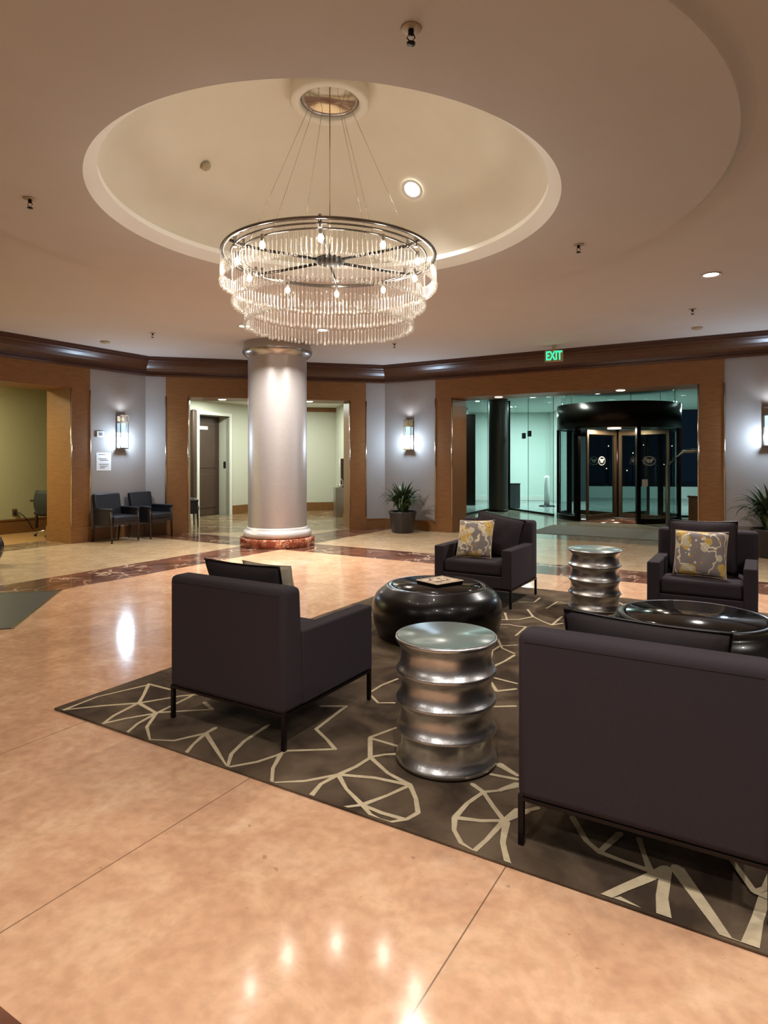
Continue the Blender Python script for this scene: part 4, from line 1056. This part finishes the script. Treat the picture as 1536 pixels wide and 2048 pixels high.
for k, (px, py) in enumerate(((944, 799), (955, 802), (1056, 792), (1065, 794.5), (1107, 791), (1195, 787), (1241, 784), (1290, 781), (1391, 776))):
    d = F*(3.2-H)/(HY-py); x = (px-CX)/F*d
    o = thing('entry_downlight', 'small cool white downlight in a row over the entrance vestibule', 'ceiling light', (x, d, 3.2), 0, 'vestibule downlights')
    b = MB(); b.lathe([(0, -.008), (.06, -.006), (.07, 0)], 20); b.build('lamp_face', M['lampcool'], o); b = MB(); b.lathe([(.07, 0), (.09, -.002), (.09, -.008), (.07, -.008)], 20); b.build('trim_ring', M['satin'], o)
for x, y, e in ((2.4, 19.6, 70), (4.6, 20.6, 170), (6.6, 18.6, 110), (9.2, 18.0, 130), (4.4, 15.0, 20), (8.6, 20.5, 100)):
    light('entry_lamp', 'AREA', (x, y, 3.17), e, (.72, 1, .95), .25)

# distant street lights seen through the glass
r3 = random.Random(2)
for k, (px, py) in enumerate(((1129, 896), (1131, 922), (1126, 952), (1217, 892), (1254, 941), (1266, 906), (1287, 890), (1320, 931), (1324, 930), (1328, 929), (1344, 892), (1213, 937))):
    d = 38+k*.35; zh = H+(HY-py)/F*d
    sl = thing('street_lamp', '', 'street light', ((px-CX)/F*d, d, 0)); b = MB(); b.sphere((0, 0, zh), .035, 8); b.build('lamp_head', M['lamppink'], sl)
    b = MB(); b.tube([(0, .1, -.004), (0, .1, zh), (0, 0, zh+.02)], .03, 6); b.build('pole', M['outdark'], sl)
    tag(sl, 'tiny warm point of light in the dark street beyond the doors', 'street light', 'distant street lights')

# ---------------------------------------------------------------- chandelier
ch = thing('chandelier', 'large three tiered round crystal chandelier hanging from the dome', 'chandelier', (CC.x, CC.y, 3.05))
def zl(z): return z-3.05
b = MB(); b.lathe([(.815, .0), (.842, .0), (.846, .008), (.842, .016), (.815, .016)], 128, closed=True); b.build('outer_ring', M['ringm'], ch)
for r_, z_ in ((.765, -.01), (.70, -.02)):
    b = MB(); b.lathe([(r_-.006, z_), (r_+.006, z_), (r_+.006, z_+.01), (r_-.006, z_+.01)], 128, closed=True); b.build('inner_ring', M['ringm'], ch)
b = MB(); b.lathe([(0, -.04), (.09, -.04), (.118, -.028), (.12, -.005), (.09, .01), (.04, .02), (0, .02)], 40); b.build('hub', M['hubm'], ch)
for k in range(6):
    t = math.radians(-90+60*k); b = MB(); c_, s_ = math.cos(t), math.sin(t)
    b.tube([(.1*c_, .1*s_, -.02), (.5*c_, .5*s_, -.02), (.71*c_, .71*s_, -.012), (.80*c_, .80*s_, .01), (.83*c_, .83*s_, .012)], .012, 8); a_ = b.build('arm', M['bronze'], ch)
    b = MB(); b.tube([(.765*c_, .765*s_, -.035), (.765*c_, .765*s_, .055)], .014, 8); b.tube([(.70*c_, .70*s_, -.04), (.70*c_, .70*s_, .035)], .012, 8); b.build('bracket', M['satin'], a_)
bulb_mat = emis('bulb_glow', (1, .82, .52, 1), 45)
bm1 = None
for k in range(10):
    t = math.radians(90+36*k); q = (.72*math.cos(t), .72*math.sin(t), -.09)
    b = MB(); b.lathe([(0, .075), (.014, .075), (.014, .03), (.01, .025), (0, .025)], 12); so = b.build('lamp_socket', M['satin'], ch, q)
    b = MB(); b.sphere((0, 0, 0), .021, 12, (1, 1, 1.35)); b.build('bulb', bulb_mat, so)
    light('bulb_lamp', 'POINT', (CC.x+q[0], CC.y+q[1], 3.05+q[2]-.03), 6, (1, .91, .80), .03)
# drops
meshes = {}
for tier, (r_, zb_) in enumerate(((.842, 2.805), (.755, 2.655), (.665, 2.49))):
    b = MB(); top = zl(3.045)-zl(zb_)
    pr = [(0, 0), (.0085, .004), (.0125, .013), (.0112, .022), (.006, .033), (.0035, .045), (.0028, .085), (.0038, .106), (.005, .115), (.003, .120), (.00035, .124), (.00035, top)]
    b.lathe(pr, 7)
    me = bpy.data.meshes.new('glass_drop'); bmesh.ops.recalc_face_normals(b.bm, faces=b.bm.faces[:]); b.bm.to_mesh(me); b.bm.free(); me.materials.append(M['crystal']); meshes[tier] = (r_, zb_, me, (154, 140, 124)[tier])
allp = []
rj = random.Random(4)
for tier, (r_, zb_, me, n) in meshes.items():
    for k in range(n):
        t = 2*PI*(k+.5*(tier % 2))/n; x, y = r_*math.cos(t), r_*math.sin(t); zj = zl(zb_)+rj.choice((-.006, 0, .006))
        allp.append((math.hypot(x+CC.x, y+CC.y), tier, x, y, zj))
allp.sort()
for d, tier, x, y, z_ in allp[:100]:
    o = bpy.data.objects.new('glass_drop', meshes[tier][2]); C.objects.link(o); o.parent = ch; o.location = (x, y, z_)
bm = bmesh.new()
for d, tier, x, y, z_ in allp[100:]:
    n0 = len(bm.verts); bm.from_mesh(meshes[tier][2]); bm.verts.ensure_lookup_table()
    for v in bm.verts[n0:]: v.co += Vector((x, y, z_))
me = bpy.data.meshes.new('glass_drops'); bm.to_mesh(me); bm.free(); me.materials.append(M['crystal'])
o = bpy.data.objects.new('glass_drops', me); C.objects.link(o); o.parent = ch; o['kind'] = 'stuff'
# canopy in the dome apex: collar, mirror disc, wires
zt = 4.28
b = MB(); b.lathe([(.31, zl(4.40)), (.315, zl(zt)), (.30, zl(zt-.015)), (.25, zl(zt-.012)), (.235, zl(zt)), (.23, zl(zt+.06))], 64); cn = b.build('canopy_collar', M['dome'], ch)
b = MB(); b.lathe([(.232, zl(zt+.06)), (.225, zl(zt+.02)), (.205, zl(zt+.018)), (.2, zl(zt+.03))], 64); b.build('canopy_rim', M['satin'], cn)
b = MB(); b.lathe([(.21, zl(zt+.028)), (.1, zl(zt+.036)), (0, zl(zt+.04))], 64); b.build('mirror_disc', M['mirror'], cn)
b = MB(); b.tube([(0, 0, 0), (0, 0, zl(zt+.035))], .0045, 6); b.build('suspension_wire', M['bead'], ch)
for k in range(6):
    t = math.radians(-60+60*k); b = MB(); b.tube([(.70*math.cos(t), .70*math.sin(t), -.01), (.14*math.cos(t), .14*math.sin(t), zl(zt+.03))], .0017, 5); b.build('suspension_wire', M['bead'], ch)

# ---------------------------------------------------------------- world, camera, colour
w = bpy.data.worlds.new('night'); bpy.context.scene.world = w; w.use_nodes = True
w.node_tree.nodes['Background'].inputs['Color'].default_value = (.004, .008, .014, 1); w.node_tree.nodes['Background'].inputs['Strength'].default_value = 1
cd = bpy.data.cameras.new('camera'); co = bpy.data.objects.new('camera', cd); C.objects.link(co)
co.location = (0, 0, H); co.rotation_euler = (PI/2, 0, 0)
cd.sensor_fit = 'VERTICAL'; cd.sensor_height = 36; cd.sensor_width = 27; cd.lens = 36*F/2048
cd.shift_y = -(1024-HY)/2048; cd.clip_start = .05; cd.clip_end = 200
sc = bpy.context.scene; sc.camera = co
sc.view_settings.view_transform = 'Standard'; sc.view_settings.look = 'None'; sc.view_settings.gamma = 1; sc.view_settings.exposure = EXPO
sc.cycles.max_bounces = 10; sc.cycles.diffuse_bounces = 5; sc.cycles.glossy_bounces = 5; sc.cycles.transparent_max_bounces = 24; sc.cycles.sample_clamp_indirect = 4; sc.cycles.caustics_reflective = False; sc.cycles.caustics_refractive = False
